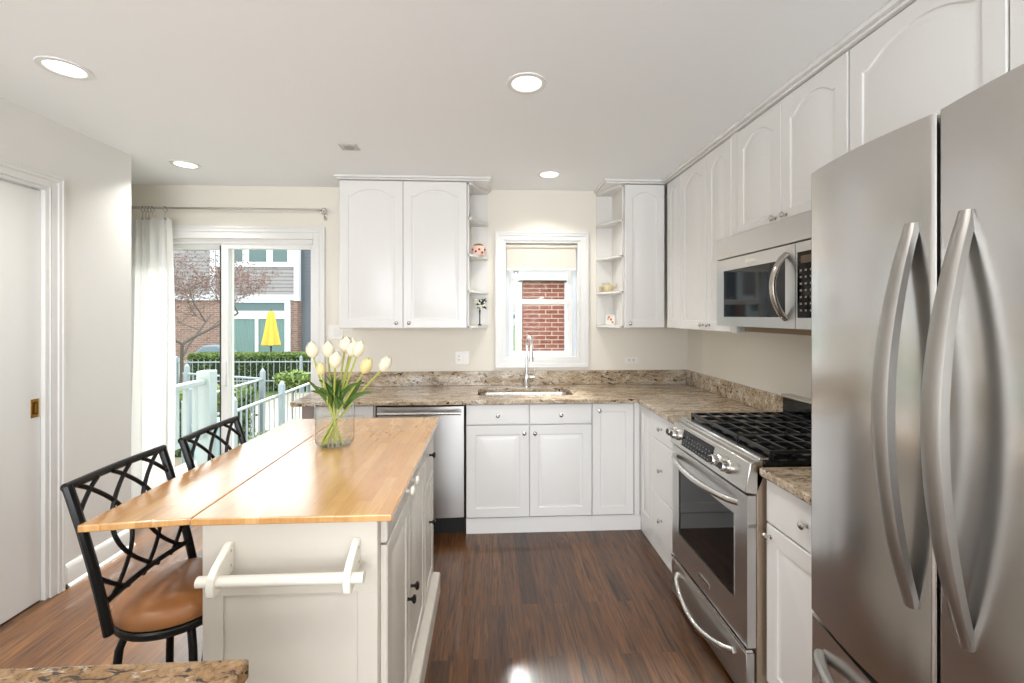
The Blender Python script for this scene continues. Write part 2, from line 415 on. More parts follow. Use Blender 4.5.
# --- pocket door (door_2)
o = sroot('door_2', (XL-.05, (PY0+PY1)/2, 0))
c = MB(); casing(c, XL, PY0, PY1, 0, PZ, .064, 'x', 1); c.build('door_casing', M['trim'], o, bevel=.002)
j = MB(); j.box(XL-.13, XL, PY1-.018, PY1, 0, PZ); j.box(XL-.13, XL, PY0, PY0+.018, 0, PZ); j.box(XL-.13, XL, PY0+.018, PY1-.018, PZ-.018, PZ)
j.build('door_jamb', M['trim'], o, bevel=.001)
MB().box(XL-.062, XL-.022, PY0-.02+.04, PY1-.02, .006, PZ-.025).build('door_leaf', M['trim'], o, bevel=.002)
h = MB(); h.box(XL-.022, XL-.0195, 2.358, 2.400, .96, 1.055)
hp = h.build('door_pull', M['brass'], o, bevel=.001)
MB().box(XL-.0195, XL-.0185, 2.365, 2.393, .975, 1.04).build('pull_recess', mat('brass_dark', lin(120,84,38), .3, 1), hp)
MB().box(XL-.0185, XL-.016, 2.373, 2.384, .985, 1.03).build('pull_latch', M['brass'], hp)

# --- kitchen window (window_1)
o = sroot('window_1', ((KX0+KX1)/2, D, KZ0))
c = MB(); casing(c, D, KX0, KX1, KZ0, KZ1, .068, 'y', -1, True); c.build('window_casing', M['trim'], o, bevel=.002)
r_ = MB(); r_.box(KX0, KX0+.02, D, D+.15, KZ0, KZ1); r_.box(KX1-.02, KX1, D, D+.15, KZ0, KZ1)
r_.box(KX0+.02, KX1-.02, D, D+.15, KZ1-.02, KZ1); r_.box(KX0+.02, KX1-.02, D, D+.15, KZ0, KZ0+.018)
r_.build('window_jamb', M['trim'], o, bevel=.001)
tk = MB(); tk.box(KX0+.02, KX0+.05, D+.06, D+.15, KZ0+.018, KZ1-.02); tk.box(KX1-.05, KX1-.02, D+.06, D+.15, KZ0+.018, KZ1-.02)
tk.build('sash_track', mat('vinyl_track', lin(214,220,226), .4), o, bevel=.002)
def sash(name, z0, z1, yy):
    s = MB(); a, b, t = KX0+.05, KX1-.05, .035
    s.box(a, a+t, yy, yy+.035, z0, z1); s.box(b-t, b, yy, yy+.035, z0, z1); s.box(a+t, b-t, yy, yy+.035, z0, z0+.04); s.box(a+t, b-t, yy, yy+.035, z1-.038, z1)
    l = s.build(name, M['trim'], o, bevel=.002)
    MB().box(a+t, b-t, yy+.015, yy+.019, z0+.04, z1-.038).build('glass_pane', M['pane'], l)
    return l
ls = sash('lower_sash', KZ0+.018, 1.615, D+.065)
us = sash('upper_sash', 1.58, KZ1-.02, D+.105)
lk = MB(); lk.box(.40, .46, D+.068, D+.09, 1.615, 1.622); lk.tube([(.43, D+.08, 1.622), (.43, D+.08, 1.634), (.455, D+.078, 1.637)], .005, 8)
lk.build('sash_lock', M['nickel'], ls)
# roller shade inside the window
o = thing('window_shade', 'cream fabric shade drawn a quarter down over the small window above the sink', 'blind', (.43, D+.03, 1.86))
MB().box(KX0+.03, KX1-.03, D+.028, D+.031, 1.875, 2.07).build('shade_fabric', M['shade'], o)
MB().tube([(KX0+.022, D+.035, 2.055), (KX1-.022, D+.035, 2.055)], .02, 16).build('roller', M['shade'], o)
MB().box(KX0+.03, KX1-.03, D+.022, D+.036, 1.855, 1.875).build('hem_bar', M['plate'], o, bevel=.003)

# ------------------------------------------------------------------ recessed lights
def downlight(x, y, label):
    o = thing('recessed_light', label, 'ceiling light', (x, y, H), group='recessed ceiling lights')
    MB().lathe([(.064, -.001), (.068, -.006), (.088, -.005), (.090, -.001), (.090, -.0005), (.064, -.0005)], (0,0,0), 40).build('trim_ring', M['trim'], o, world=False)
    MB().lathe([(0, -.0025), (.064, -.0025), (.064, -.0012), (0, -.0012)], (0,0,0), 40).build('lamp_lens', M['lens'], o, world=False)
    a = area('downlight_lamp', (x, y, H-.012), (0,0,0), .13, .13, LAMP_W, LAMP_COL, 'DISK', R(122))
    return o
downlight(.165, 1.945, 'round recessed ceiling light nearest above the middle of the kitchen')
downlight(-1.767, 1.925, 'round recessed ceiling light near the left wall above the stools')
downlight(-2.07, 3.11, 'round recessed ceiling light just in front of the sliding glass door')
downlight(.437, 3.19, 'round recessed ceiling light in front of the sink window')
for x, y in ((.165, .5), (-1.767, .4), (-.8, -1.2), (.6, -1.2), (-1.9, -2.2), (.9, -2.4)):  # extra unseen downlights, added to brighten the room
    downlight(x, y, 'round recessed ceiling light added out of view to brighten the room')
o = thing('ceiling_sensor', 'small square white ceiling speaker plate in front of the left wall cabinet', 'ceiling fitting', (-.855, 2.73, H))
MB().box(-.91, -.80, 2.68, 2.78, H-.006, H-.0005).build('plate', mat('plate_grey', lin(205,203,200), .5), o, bevel=.002)
MB().lathe([(0,-.0105),(.030,-.0105),(.034,-.006),(.034,-.0055),(0,-.0055)], (-.855, 2.73, H), 24).build('round_grille', mat('grey_grille', lin(170,168,165), .6), o)
g = MB()
for a in range(4):
    g.box(-.905+a*.03, -.90+a*.03, 2.685, 2.775, H-.0075, H-.0055)
g.build('slot', mat('slot_grey', lin(190,188,185), .6), o)

# ------------------------------------------------------------------ cabinet doors
ROT_BACK = Matrix.Identity(4)                       # front faces -Y
ROT_RIGHT = Matrix.Rotation(-PI/2, 4, 'Z')          # front faces -X, local x -> -Y
ROT_CART = Matrix.Rotation(PI/2, 4, 'Z')            # front faces +X, local x -> +Y
def door_mb(w, h, arch=0.0, t=.019, inset=.062, slab=False):
    """front at y=0, body towards +y; x 0..w, z 0..h"""
    mb = MB(); N = 18
    def loop(i, y, A, sh=1.0):
        x0, x1 = i, w-i; zb, zt = i, h-i
        pts = [(x0, y, zb), (x1, y, zb)]
        for k in range(N+1):
            u = 1-k/N; x = x0+(x1-x0)*u
            if A > 0:
                s_ = max(0, 1-(abs(2*u-1)/.86)**2.2)
                drop = A*(1-s_)
            else: drop = 0
            pts.append((x, y, zt-drop))
        return pts
    loops = [loop(0, t, 0), loop(0, .004, 0), loop(.004, 0, 0)]
    if not slab:
        loops += [loop(inset, 0, arch), loop(inset+.004, .0055, arch), loop(inset+.011, .0060, arch), loop(inset+.030, .0012, arch), loop(inset+.033, .0005, arch)]
    n = N+3; base = len(mb.v); vs_ = [p for l in loops for p in l]; fs = []
    for a in range(len(loops)-1):
        for k in range(n):
            k2 = (k+1) % n; fs.append([a*n+k, a*n+k2, (a+1)*n+k2, (a+1)*n+k])
    fs.append([(len(loops)-1)*n+k for k in range(n)]); fs.append(list(range(n))[::-1])
    mb.add(vs_, fs)
    return mb
def knob_mb(kind='nickel'):
    """projects towards -y from origin"""
    if kind == 'black': prof = [(0,0),(.006,0),(.005,.012),(.008,.017),(.0145,.021),(.0155,.026),(.010,.031),(0,.032)]
    elif kind == 'white': prof = [(0,0),(.008,0),(.007,.010),(.013,.014),(.017,.020),(.015,.027),(.008,.031),(0,.032)]
    else: prof = [(0,0),(.009,0),(.009,.003),(.0045,.006),(.0045,.015),(.0125,.019),(.0135,.024),(.009,.028),(0,.029)]
    return MB().lathe(prof, (0,0,0), 16, axis=(0,-1,0))
def front(parent, name, rot, org, w, h, arch=0, mat_=None, inset=.062, slab=False, knobs=(), kk='nickel', km=None, label=None):
    """org: world position of local (0,0,0); knobs as local (x,z)"""
    T = Matrix.Translation(org) @ rot
    d = door_mb(w, h, arch, inset=inset, slab=slab).xf(T).build(name, mat_ or M['cab'], parent)
    for (x, z) in knobs:
        k = knob_mb(kk).xf(T @ Matrix.Translation((x, 0, z))).build('knob', km or M['nickel'], d)
    return d
def carcass(parent, x0, x1, y0, y1, z0, z1, m=None, t=.018, openy=None):
    mb = MB()
    mb.box(x0, x1, y0, y1, z0, z1)
    return mb.build('cabinet_body', m or M['cabbody'], parent, bevel=.001)
G = .0015
UZ0, UZ1 = 1.388, 2.485
UY = D-.31                                  # front of doors, back run
# --- back wall left double cabinet
o = thing('wall_cabinet', 'white double-door wall cabinet with arched panels between glass door and sink window', 'cabinet', (-.635, D, UZ0))
carcass(o, -1.105, -.168, UY+.021, D-.001, UZ0, UZ1)
for i, (a, b) in enumerate(((-1.105, -.64), (-.64, -.168))):
    kx = (b-a-2*G)-.045 if i == 0 else .045
    front(o, 'door', ROT_BACK, (a+G, UY, UZ0+.002), b-a-2*G, UZ1-UZ0-.006, .05, knobs=[(kx, .038)])
# end shelf units
def end_shelf(x_in, x_out, label, xoff=0):
    o = thing('corner_shelf_unit', label, 'shelf', ((x_in+x_out)/2, D, UZ0))
    s = 1 if x_out > x_in else -1
    poly = lambda: [(x_in, D-.002), (x_out, D-.002), (x_out, D-.07), (x_in+s*.035, UY+.02), (x_in, UY+.02)]
    P = poly()
    if s < 0: P = P[::-1]
    for k, z in enumerate((UZ0, 1.655, 1.93, 2.205, UZ1-.018)):
        MB().prism(P, z, z+.018).build('shelf', M['cabbody'], o, bevel=.0015)
    MB().box(x_in+s*.0, x_in+s*.012, UY+.02, D-.014, UZ0+.0, UZ1).build('side_panel', M['cabbody'], o)
    MB().box(x_in+s*.012, x_out, D-.014, D-.002, UZ0, UZ1).build('back_panel', M['cabbody'], o)
    return o
end_shelf(-.166, -.014, 'open white end shelf unit on the left of the sink window')
end_shelf(1.026, .885, 'open white end shelf unit on the right of the sink window')
# back wall right single cabinet
o = thing('wall_cabinet', 'narrow white single-door wall cabinet in the corner, right of the sink window', 'cabinet', (1.185, D, UZ0))
carcass(o, 1.028, 1.345, UY+.021, D-.001, UZ0, UZ1)
front(o, 'door', ROT_BACK, (1.03, UY, UZ0+.002), .308, UZ1-UZ0-.006, .035, knobs=[(.035, .035)], inset=.058)
# right run wall cabinets; front plane x = UX
UX = XW-.312
def wall_run(ys, z0, label, knobs, z1=UZ1, arch=.05, xin=XW-.002):
    o = thing('wall_cabinet', label, 'cabinet', (XW, (ys[0]+ys[-1])/2, z0))
    carcass(o, UX+.021, xin, ys[-1]+.0008, ys[0]-.0008, z0, z1)
    for i in range(len(ys)-1):
        w = ys[i]-ys[i+1]-2*G
        front(o, 'door', ROT_RIGHT, (UX, ys[i]-G, z0+.002), w, z1-z0-.006, arch, knobs=[(kx if kx >= 0 else w+kx, kz) for kx, kz in knobs[i]], inset=.058)
    return o
wall_run([D-.335, 3.03], UZ0, 'narrow white wall cabinet deepest in the corner of the right wall run', [[]], arch=.03)
wall_run([3.03, 2.665, 2.385], UZ0, 'white double-door wall cabinet left of the microwave', [[(-.04, .035)], [(.04, .035)]], arch=.045)
wall_run([2.33, 1.965, 1.585], 1.905, 'short white double-door wall cabinet directly above the microwave', [[(-.035, .035)], [(.035, .035)]], arch=.05)
MB_f = MB().box(UX+.003, UX+.02, 2.331, 2.384, UZ0, UZ1)
tag(MB_f.build('filler_strip', M['cab'], None), 'white vertical filler strip between wall cabinets left of the microwave', 'cabinet trim')
wall_run([1.583, 1.075, .565], 1.905, 'wide white double-door wall cabinet above the refrigerator', [[(-.035, .035)], [(.035, .035)]], arch=.06)
# crown / light rail
def crown(segs, name):
    mb = MB()
    for s in segs: mb.box(*s)
    return struct(mb.build(name, M['cab'], bevel=.003))
crown([(-1.135, .012, UY-.035, D-.001, UZ1+.012, H-.0005), (-1.12, -.002, UY-.015, D-.001, UZ1+.0005, UZ1+.012)], 'trim_1')
crown([(.865, UX-.04, UY-.035, D-.001, UZ1+.012, H-.0005), (.878, UX-.02, UY-.015, D-.001, UZ1+.0005, UZ1+.012),
       (UX-.035, XW-.001, .56, D-.001, UZ1+.012, H-.0005), (UX-.015, XW-.001, .56, D-.001, UZ1+.0005, UZ1+.012)], 'trim_2')

# ------------------------------------------------------------------ base cabinets
BY = D-.62; BX = XW-.62; CZ = .914; CT = .032; BZ1 = CZ-CT-.001
# sink base
o = thing('base_cabinet', 'white sink base cabinet with two doors under two drawer fronts', 'cabinet', (.272, D, 0))
b = MB(); b.box(-.158, -.14, BY+.021, D-.002, .105, BZ1); b.box(.685, .703, BY+.021, D-.002, .105, BZ1); b.box(-.14, .685, BY+.021, D-.002, .105, .12)
b.box(-.14, .685, BY+.021, BY+.04, .72, BZ1); b.box(-.14, .685, D-.02, D-.002, .12, .6); b.box(.262, .282, BY+.021, BY+.04, .12, .72)
b.build('cabinet_body', M['cabbody'], o)
for i, (a, c_) in enumerate(((-.158, .272), (.272, .703))):
    w = c_-a-2*G
    front(o, 'drawer_front', ROT_BACK, (a+G, BY, .742), w, .136, knobs=[(w/2, .064)], slab=True)
    front(o, 'door', ROT_BACK, (a+G, BY, .112), w, .624, knobs=[(w-.035 if i == 0 else .035, .572)])
MB().box(-.158, .703, BY+.012, BY+.02, 0, .104).build('toe_kick', M['cab'], o)
o = thing('base_cabinet', 'narrow full-height white base cabinet door right of the sink cabinet', 'cabinet', (.85, D, 0))
carcass(o, .705, .999, BY+.021, D-.002, .105, BZ1)
MB().box(1.0, BX-.001, BY+.004, BY+.02, .105, BZ1).build('corner_filler', M['cab'], o)
front(o, 'door', ROT_BACK, (.705+G, BY, .112), .288, .765, knobs=[(.045, .72)], inset=.055)
MB().box(.7035, BX+.010, BY+.012, BY+.02, 0, .104).build('toe_kick', M['cab'], o)
# corner + drawers, right run
o = thing('base_cabinet', 'white corner base cabinet with narrow door left of the range drawers', 'cabinet', (XW, 2.87, 0))
carcass(o, BX+.021, XW-.002, 2.765, D-.002, .105, BZ1)
front(o, 'door', ROT_RIGHT, (BX, BY-.002, .112), BY-.002-2.765, .765, inset=.05)
MB().box(BX+.012, BX+.02, 2.765, BY+.012, 0, .104).build('toe_kick', M['cab'], o)
o = thing('base_cabinet', 'white three-drawer base cabinet between corner and range', 'cabinet', (XW, 2.54, 0))
carcass(o, BX+.021, XW-.002, 2.312, 2.763, .105, BZ1)
for z0, z1 in ((.112, .375), (.379, .712), (.716, .876)):
    w = .445
    front(o, 'drawer', ROT_RIGHT, (BX, 2.761, z0), w, z1-z0, knobs=[(.16, (z1-z0)*.5)], slab=True)
MB().box(BX+.012, BX+.02, 2.312, 2.764, 0, .104).build('toe_kick', M['cab'], o)
# between range and fridge
o = thing('base_cabinet', 'white base cabinet with one drawer and one door between range and refrigerator', 'cabinet', (XW, 1.38, 0))
carcass(o, BX+.021, XW-.002, 1.150, 1.602, .105, BZ1)
front(o, 'drawer', ROT_RIGHT, (BX, 1.600, .712), .446, .162, knobs=[(.215, .085)], slab=True)
front(o, 'door', ROT_RIGHT, (BX, 1.600, .112), .446, .594, knobs=[(.028, .555)])
MB().box(BX+.012, BX+.02, 1.150, 1.602, 0, .104).build('toe_kick', M['cab'], o)
# left end cabinet
o = thing('base_cabinet', 'white end base cabinet left of the dishwasher, behind the tulips', 'cabinet', (-1.0, D, 0))
carcass(o, -1.17, -.768, BY+.021, D-.002, .105, BZ1)
front(o, 'door', ROT_BACK, (-1.168, BY, .112), .39, .765)
MB().box(-1.17, -.768, BY+.012, BY+.02, 0, .104).build('toe_kick', M['cab'], o)
tp = mat('taupe_panel', lin(150,138,130), .5)
MB().box(-1.245, -1.172, BY+.002, D-.002, 0, BZ1).build('end_panel', tp, o)['label'] = 'taupe painted end panel'

# ------------------------------------------------------------------ countertops
CO = .028
def granite_top(name_parent, polys, holes=None):
    mb = MB()
    for p in polys: mb.prism(p, CZ-CT, CZ)
    return mb
o = thing('countertop', 'speckled tan granite L-shaped worktop running under the window to the range', 'countertop', (.3, 3.3, CZ))
# slab with a sink cut-out: build outline with bmesh via strips
SKX0, SKX1, SKY0, SKY1 = -.085, .612, 3.115, 3.435
def rrect(x0, x1, y0, y1, r, n=5):
    pts = []
    for cx, cy, a0 in ((x1-r, y1-r, 0), (x0+r, y1-r, PI/2), (x0+r, y0+r, PI), (x1-r, y0+r, 3*PI/2)):
        for k in range(n+1):
            a = a0+PI/2*k/n; pts.append((cx+r*math.cos(a), cy+r*math.sin(a)))
    return pts
hole = rrect(SKX0, SKX1, SKY0, SKY1, .07)
outer = [(-1.31, BY-CO), (BX-CO, BY-CO), (BX-CO, 2.306), (XW-.001, 2.306), (XW-.001, D-.001), (-1.31, D-.001)]
bm = bmesh.new()
def face_with_hole(z):
    vo = [bm.verts.new((x, y, z)) for x, y in outer]; vh = [bm.verts.new((x, y, z)) for x, y in hole]
    eo = [bm.edges.new((vo[i], vo[(i+1) % len(vo)])) for i in range(len(vo))]
    eh = [bm.edges.new((vh[i], vh[(i+1) % len(vh)])) for i in range(len(vh))]
    bmesh.ops.triangle_fill(bm, use_beauty=True, edges=eo+eh)
    return vo, vh
t1 = face_with_hole(CZ); t0 = face_with_hole(CZ-CT)
for a, b in ((t1[0], t0[0]), (t1[1], t0[1])):
    for i in range(len(a)):
        j = (i+1) % len(a); bm.faces.new((a[i], a[j], b[j], b[i]))
bmesh.ops.recalc_face_normals(bm, faces=bm.faces)
me = bpy.data.meshes.new('slab'); bm.to_mesh(me); bm.free(); me.materials.append(M['granite'])
sl = bpy.data.objects.new('slab', me); col.objects.link(sl); sl.parent = o; sl.matrix_parent_inverse = Matrix.Translation(-Vector(o['_o']))
bv = sl.modifiers.new('bevel', 'BEVEL'); bv.width = .008; bv.segments = 3; bv.limit_method = 'ANGLE'; bv.angle_limit = R(50)
BSZ = CZ+.116
MB().box(-1.31, XW-.022, D-.021, D-.001, CZ+.0005, BSZ).build('backsplash', M['granite'], o, bevel=.002)
MB().box(XW-.021, XW-.001, 2.306, D-.001, CZ+.0005, BSZ).build('backsplash', M['granite'], o, bevel=.002)
o = thing('countertop', 'short piece of speckled granite worktop between range and refrigerator', 'countertop', (1.33, 1.38, CZ))
MB().box(BX-CO, XW-.001, 1.148, 1.603, CZ-CT, CZ).build('slab', M['granite'], o, bevel=.008, seg=3)
MB().box(XW-.021, XW-.001, 1.148, 1.603, CZ+.0005, BSZ).build('backsplash', M['granite'], o, bevel=.002)
# near peninsula, bottom left corner of the photo
o = thing('peninsula', 'blurred granite topped counter corner at bottom left, nearest the viewer', 'countertop', (-1.0, .4, 0))
MB().box(-1.75, -.398, .12, .752, CZ-CT, CZ).build('slab', M['granite_brown'], o, bevel=.004, seg=3)
MB().box(-1.72, -.44, .16, .72, .0, CZ-CT-.001).build('cabinet_body', M['cabbody'], o)

# ------------------------------------------------------------------ sink + faucet
o = thing('sink', 'stainless steel undermount sink basin set in the granite under the window', 'sink', ((SKX0+SKX1)/2, 3.25, CZ-CT))
bas = MB()
def ring(r_in, z): return [(x, y, z) for x, y in rrect(SKX0-.004+r_in, SKX1+.004-r_in, SKY0-.004+r_in, SKY1+.004-r_in, .065)]
rings = [ring(-.012, CZ-CT-.0015), ring(.0, CZ-CT-.0015), ring(.004, CZ-.06), ring(.008, CZ-.20), ring(.035, CZ-.225)]
n = len(rings[0]); vs_ = [p for r in rings for p in r]; fs = []
for a in range(len(rings)-1):
    for k in range(n): fs.append([a*n+k, a*n+(k+1)%n, (a+1)*n+(k+1)%n, (a+1)*n+k])
fs.append([(len(rings)-1)*n+k for k in range(n)])
bas.add(vs_, fs, True); bas.build('basin', M['steelh'], o)
MB().lathe([(0,.004),(.035,.004),(.042,.001),(.042,0),(0,0)], (.263, 3.26, CZ-.2245), 20).build('drain', M['chrome'], o)
o = thing('faucet', 'tall chrome gooseneck pull-down faucet behind the sink', 'faucet', (.298, 3.515, CZ))
MB().lathe([(.0,.0),(.026,.0),(.026,.006),(.021,.012),(.018,.09),(.017,.105),(.013,.112),(0,.112)], (.298,3.515,CZ), 20).build('body', M['chrome'], o)
pts = [(.298,3.515,CZ+.10), (.300,3.515,CZ+.26)]
dx, dy = .085*.55, -.085*.84
for k in range(13):
    a = PI*k/12; rr_ = .052
    pts.append((.300+ (1-math.cos(a))*rr_*.25, 3.515-(1-math.cos(a))*rr_*.95, CZ+.33+math.sin(a)*rr_*1.35))
pts[1] = (.300, 3.515, CZ+.30)
MB().tube(pts, .0105, 14).build('neck', M['chrome'], o)
ex = pts[-1]
MB().lathe([(0,0),(.011,0),(.0125,-.02),(.0145,-.07),(.019,-.10),(.019,-.118),(.0,-.118)], ex, 16).build('spray_head', M['chrome'], o)
lv = MB().tube([(.305,3.510,CZ+.075),(.345,3.500,CZ+.078),(.36,3.498,CZ+.08)], .013, 12); lv.tube([(.355,3.498,CZ+.083),(.358,3.496,CZ+.10),(.362,3.495,CZ+.15)], [.006,.005,.0045], 10)
lv.build('lever', M['chrome'], o)

# ------------------------------------------------------------------ dishwasher
o = thing('dishwasher', 'stainless steel dishwasher with bar handle, left of the sink cabinet', 'dishwasher', (-.462, D, 0))
MB().box(-.762, -.165, BY+.03, D-.03, .10, BZ1-.002).build('tub_body', M['gap'], o)
prof = []
for k in range(13):
    u = k/12; prof.append((-.752+.578*u, BY+.004-.010*math.sin(PI*u)))
MB().prism(prof+[(-.174, BY+.028), (-.752, BY+.028)], .118, .868, smooth=True).build('door', M['steel'], o)
MB().box(-.757, -.168, BY+.006, BY+.028, .870, BZ1-.001).build('control_strip', M['blackglass'], o)
MB().box(-.757, -.168, BY+.035, BY+.05, .0, .115).build('toe_kick', M['gap'], o)
hb = MB().tube([(-.74,BY-.045,.832),(-.19,BY-.045,.832)], .0125, 12)
for x in (-.72, -.21): hb.tube([(x,BY-.004,.832),(x,BY-.045,.832)], .008, 8)
hb.build('handle', M['steelh'], o)

# ------------------------------------------------------------------ range
RXF, RY0, RY1 = .975, 1.612, 2.300
o = thing('gas_range', 'stainless steel slide-in gas range with black grates on the right wall', 'range', (1.3, (RY0+RY1)/2, 0))
b = MB(); b.box(RXF+.035, XW-.03, RY0, RY1, .03, .905)
for x in (RXF+.08, XW-.1):
    for y in (RY0+.04, RY1-.04): b.lathe([(0,0),(.015,0),(.015,.03),(0,.03)], (x,y,0), 10)
b.build('range_body', M['steeld'], o, bevel=.002)
# oven door with window
d = MB()
zd0, zd1, wy0, wy1, wz0, wz1 = .222, .800, RY0+.095, RY1-.085, .362, .695
x0, x1 = RXF, RXF+.034
d.box(x0, x1, RY0+.004, wy0, zd0, zd1); d.box(x0, x1, wy1, RY1-.004, zd0, zd1); d.box(x0, x1, wy0, wy1, zd0, wz0); d.box(x0, x1, wy0, wy1, wz1, zd1)
od = d.build('oven_door', M['steel'], o)
MB().box(x0+.003, x0+.012, wy0, wy1, wz0, wz1).build('oven_window', M['blackglass'], od)
w_ = MB()
for a in ((wy0-.004, wy0, wz0-.004, wz1+.004), (wy1, wy1+.004, wz0-.004, wz1+.004), (wy0, wy1, wz0-.004, wz0), (wy0, wy1, wz1, wz1+.004)): w_.box(x0-.0015, x0+.003, *a)
w_.build('window_bezel', M['steelh'], od)
def bow(y0, y1, z, out, r, sag=0, xs=RXF):
    pts = []
    for k in range(17):
        u = k/16; s_ = math.sin(PI*u)**.5 if 0 < u < 1 else 0
        pts.append((xs-out*s_, y0+(y1-y0)*u, z-sag*math.sin(PI*u)))
    return MB().tube(pts, r, 12)
bow(RY0+.06, RY1-.04, .752, .05, .014, .012).build('handle', M['steelh'], od)
MB().box(RXF-.003, RXF, 1.90, 2.00, .268, .288).build('badge', M['nickel'], od)
dr = MB().box(RXF-.004, RXF+.03, RY0+.004, RY1-.004, .022, .200).build('storage_drawer', M['steel'], o, bevel=.003)
bow(RY0+.09, RY1-.08, .150, .05, .012, .055, RXF-.004).build('handle', M['steelh'], dr)
MB().box(RXF-.006, RXF+.02, RY0+.004, RY1-.004, .204, .216).build('chrome_strip', M['chrome'], o)
# control panel (slanted)
cp = MB().prism([(RXF+.060, .935), (RXF+.010, .925), (RXF-.012, .812), (RXF+.036, .805), (RXF+.060, .86)], RY0, RY1, axis='y')
# prism with axis y expects (x,z)
cpo = cp.build('control_panel', M['steelh'], o, bevel=.004)
def slant(y, t, out):   # t 0 bottom..1 top of the slanted face
    ax, az, bx_, bz = RXF-.012, .812, RXF+.010, .925
    dxx, dzz = bx_-ax, bz-az; L = math.hypot(dxx, dzz); nx, nz = -dzz/L, dxx/L
    return (ax+dxx*t+nx*out, y, az+dzz*t+nz*out)
dp = MB(); vs_ = []
for out in (.0005, .003):
    for (y, t) in ((2.165, .18), (1.875, .18), (1.875, .86), (2.165, .86)): vs_.append(slant(y, t, out))
dp.add(vs_, [(0,1,2,3),(7,6,5,4),(0,4,5,1),(1,5,6,2),(2,6,7,3),(3,7,4,0)])
dpo = dp.build('display_panel', M['blackglass'], o)
bt = MB()
for r_i in range(3):
    for c_i in range(10):
        y = 2.145-c_i*.027; t = .28+r_i*.17
        vs_ = [slant(y+a*.007, t+b_*.03, .0034) for a, b_ in ((1,-1),(-1,-1),(-1,1),(1,1))]
        bt.add(vs_, [(0,1,2,3)])
bt.build('touch_keys', mat('key_grey', lin(96,92,98), .4), dpo)
for y in (2.272, 2.222, 1.82, 1.742):
    pc = Vector(slant(y, .48, 0)); ax = (Vector(slant(y, .48, 1))-pc).normalized()
    k = MB().lathe([(0,0),(.027,0),(.027,.007),(.023,.011),(.021,.034),(.018,.038),(0,.038)], pc, 20, axis=ax)
    ko = k.build('burner_knob', M['steelh'], o)
    g_ = MB(); u_ = Vector((0,0,1)); q = pc+ax*.038
    g_.lathe([(0,.0),(.0145,0),(.0135,.003),(0,.003)], q, 14, axis=ax); g_.build('knob_face', M['knobblack'], ko)
# cooktop
ct = MB(); ct.box(RXF+.062, XW-.032, RY0, RY1, .906, .932); ct.build('cooktop', M['black'], o, bevel=.004)
MB().box(RXF+.045, RXF+.085, RY0+.002, RY1-.002, .933, .944).build('front_trim', M['chrome'], o, bevel=.004)
bx0, bx1 = RXF+.095, XW-.08
for (bx_, by_, br_) in ((bx0+.13, RY0+.13, .045), (bx1-.12, RY0+.13, .038), (bx0+.13, RY1-.13, .045), (bx1-.12, RY1-.13, .038), ((bx0+bx1)/2, (RY0+RY1)/2, .05)):
    MB().lathe([(0,.0),(br_,.0),(br_,.008),(br_*.75,.010),(br_*.75,.018),(0,.020)], (bx_, by_, .9325), 20).build('burner', M['darkgrate'], o)
for gi in range(3):
    a = RY0+.012+gi*(RY1-RY0-.024)/3; b_ = a+(RY1-RY0-.024)/3-.006
    g = MB(); z0, z1 = .953, .967
    g.box(bx0, bx1, a, a+.011, z0, z1); g.box(bx0, bx1, b_-.011, b_, z0, z1); g.box(bx0, bx0+.012, a, b_, z0, z1); g.box(bx1-.012, bx1, a, b_, z0, z1)
    for k in range(1, 7):
        x = bx0+(bx1-bx0)*k/7; g.box(x-.005, x+.005, a+.011, b_-.011, z0+.002, z1+.004)
    mid = (a+b_)/2; g.box(bx0+.012, bx1-.012, mid-.005, mid+.005, z0, z1+.002)
    for x in (bx0, bx1-.014):
        for y in (a, b_-.012): g.box(x, x+.014, y, y+.012, .9325, z0)
    g.build('burner_grate', M['darkgrate'], o, bevel=.002)
MB().box(XW-.075, XW-.032, RY0+.002, RY1-.002, .933, 1.045).build('backguard', M['blackglass'], o, bevel=.003)
MB().box(XW-.085, XW-.028, RY0+.001, RY1-.001, 1.046, 1.062).build('backguard_cap', M['steelh'], o, bevel=.004)

# ------------------------------------------------------------------ microwave
MX, MY0, MY1, MZ0, MZ1 = 1.262, 1.600, 2.382, 1.428, 1.903
o = thing('microwave', 'stainless steel over-the-range microwave hung under the short wall cabinet', 'microwave', (1.45, 1.99, MZ0))
MB().box(MX+.035, XW-.002, MY0+.001, MY1-.001, MZ0, MZ1-.003).build('microwave_body', M['steeld'], o)
MB().box(MX-.002, MX+.034, MY0, MY1, 1.787, MZ1-.003).build('top_grille_panel', M['steel'], o, bevel=.004)
YS = 1.752
d = MB(); wy0, wy1, wz0, wz1 = 1.815, MY1-.072, 1.476, 1.722
x0, x1 = MX, MX+.033
d.box(x0, x1, YS+.002, wy0, MZ0, 1.782); d.box(x0, x1, wy1, MY1, MZ0, 1.782); d.box(x0, x1, wy0, wy1, MZ0, wz0); d.box(x0, x1, wy0, wy1, wz1, 1.782)
md = d.build('door', M['steel'], o)
MB().box(x0+.001, x0+.010, wy0, wy1, wz0, wz1).build('door_window', M['blackglass'], md)
hp_ = []
for k in range(17):
    u = k/16; hp_.append((MX-.002-.060*math.sin(PI*u)**.7 if 0 < u < 1 else MX-.002, 1.806, 1.468+.275*u))
MB().tube(hp_, .0155, 14, flat=.8).build('handle', mat('bronze_steel', (.42,.38,.34,1), .22, 1), md)
MB().box(MX-.0025, MX, 2.02, 2.10, 1.742, 1.758).build('badge', M['nickel'], md)
cpn = MB().box(MX, MX+.033, MY0, YS-.002, MZ0, 1.782).build('control_panel', M['steel'], o)
kp = MB().box(MX-.002, MX, MY0+.02, YS-.014, 1.474, 1.742).build('keypad', M['blackglass'], cpn)
bt = MB()
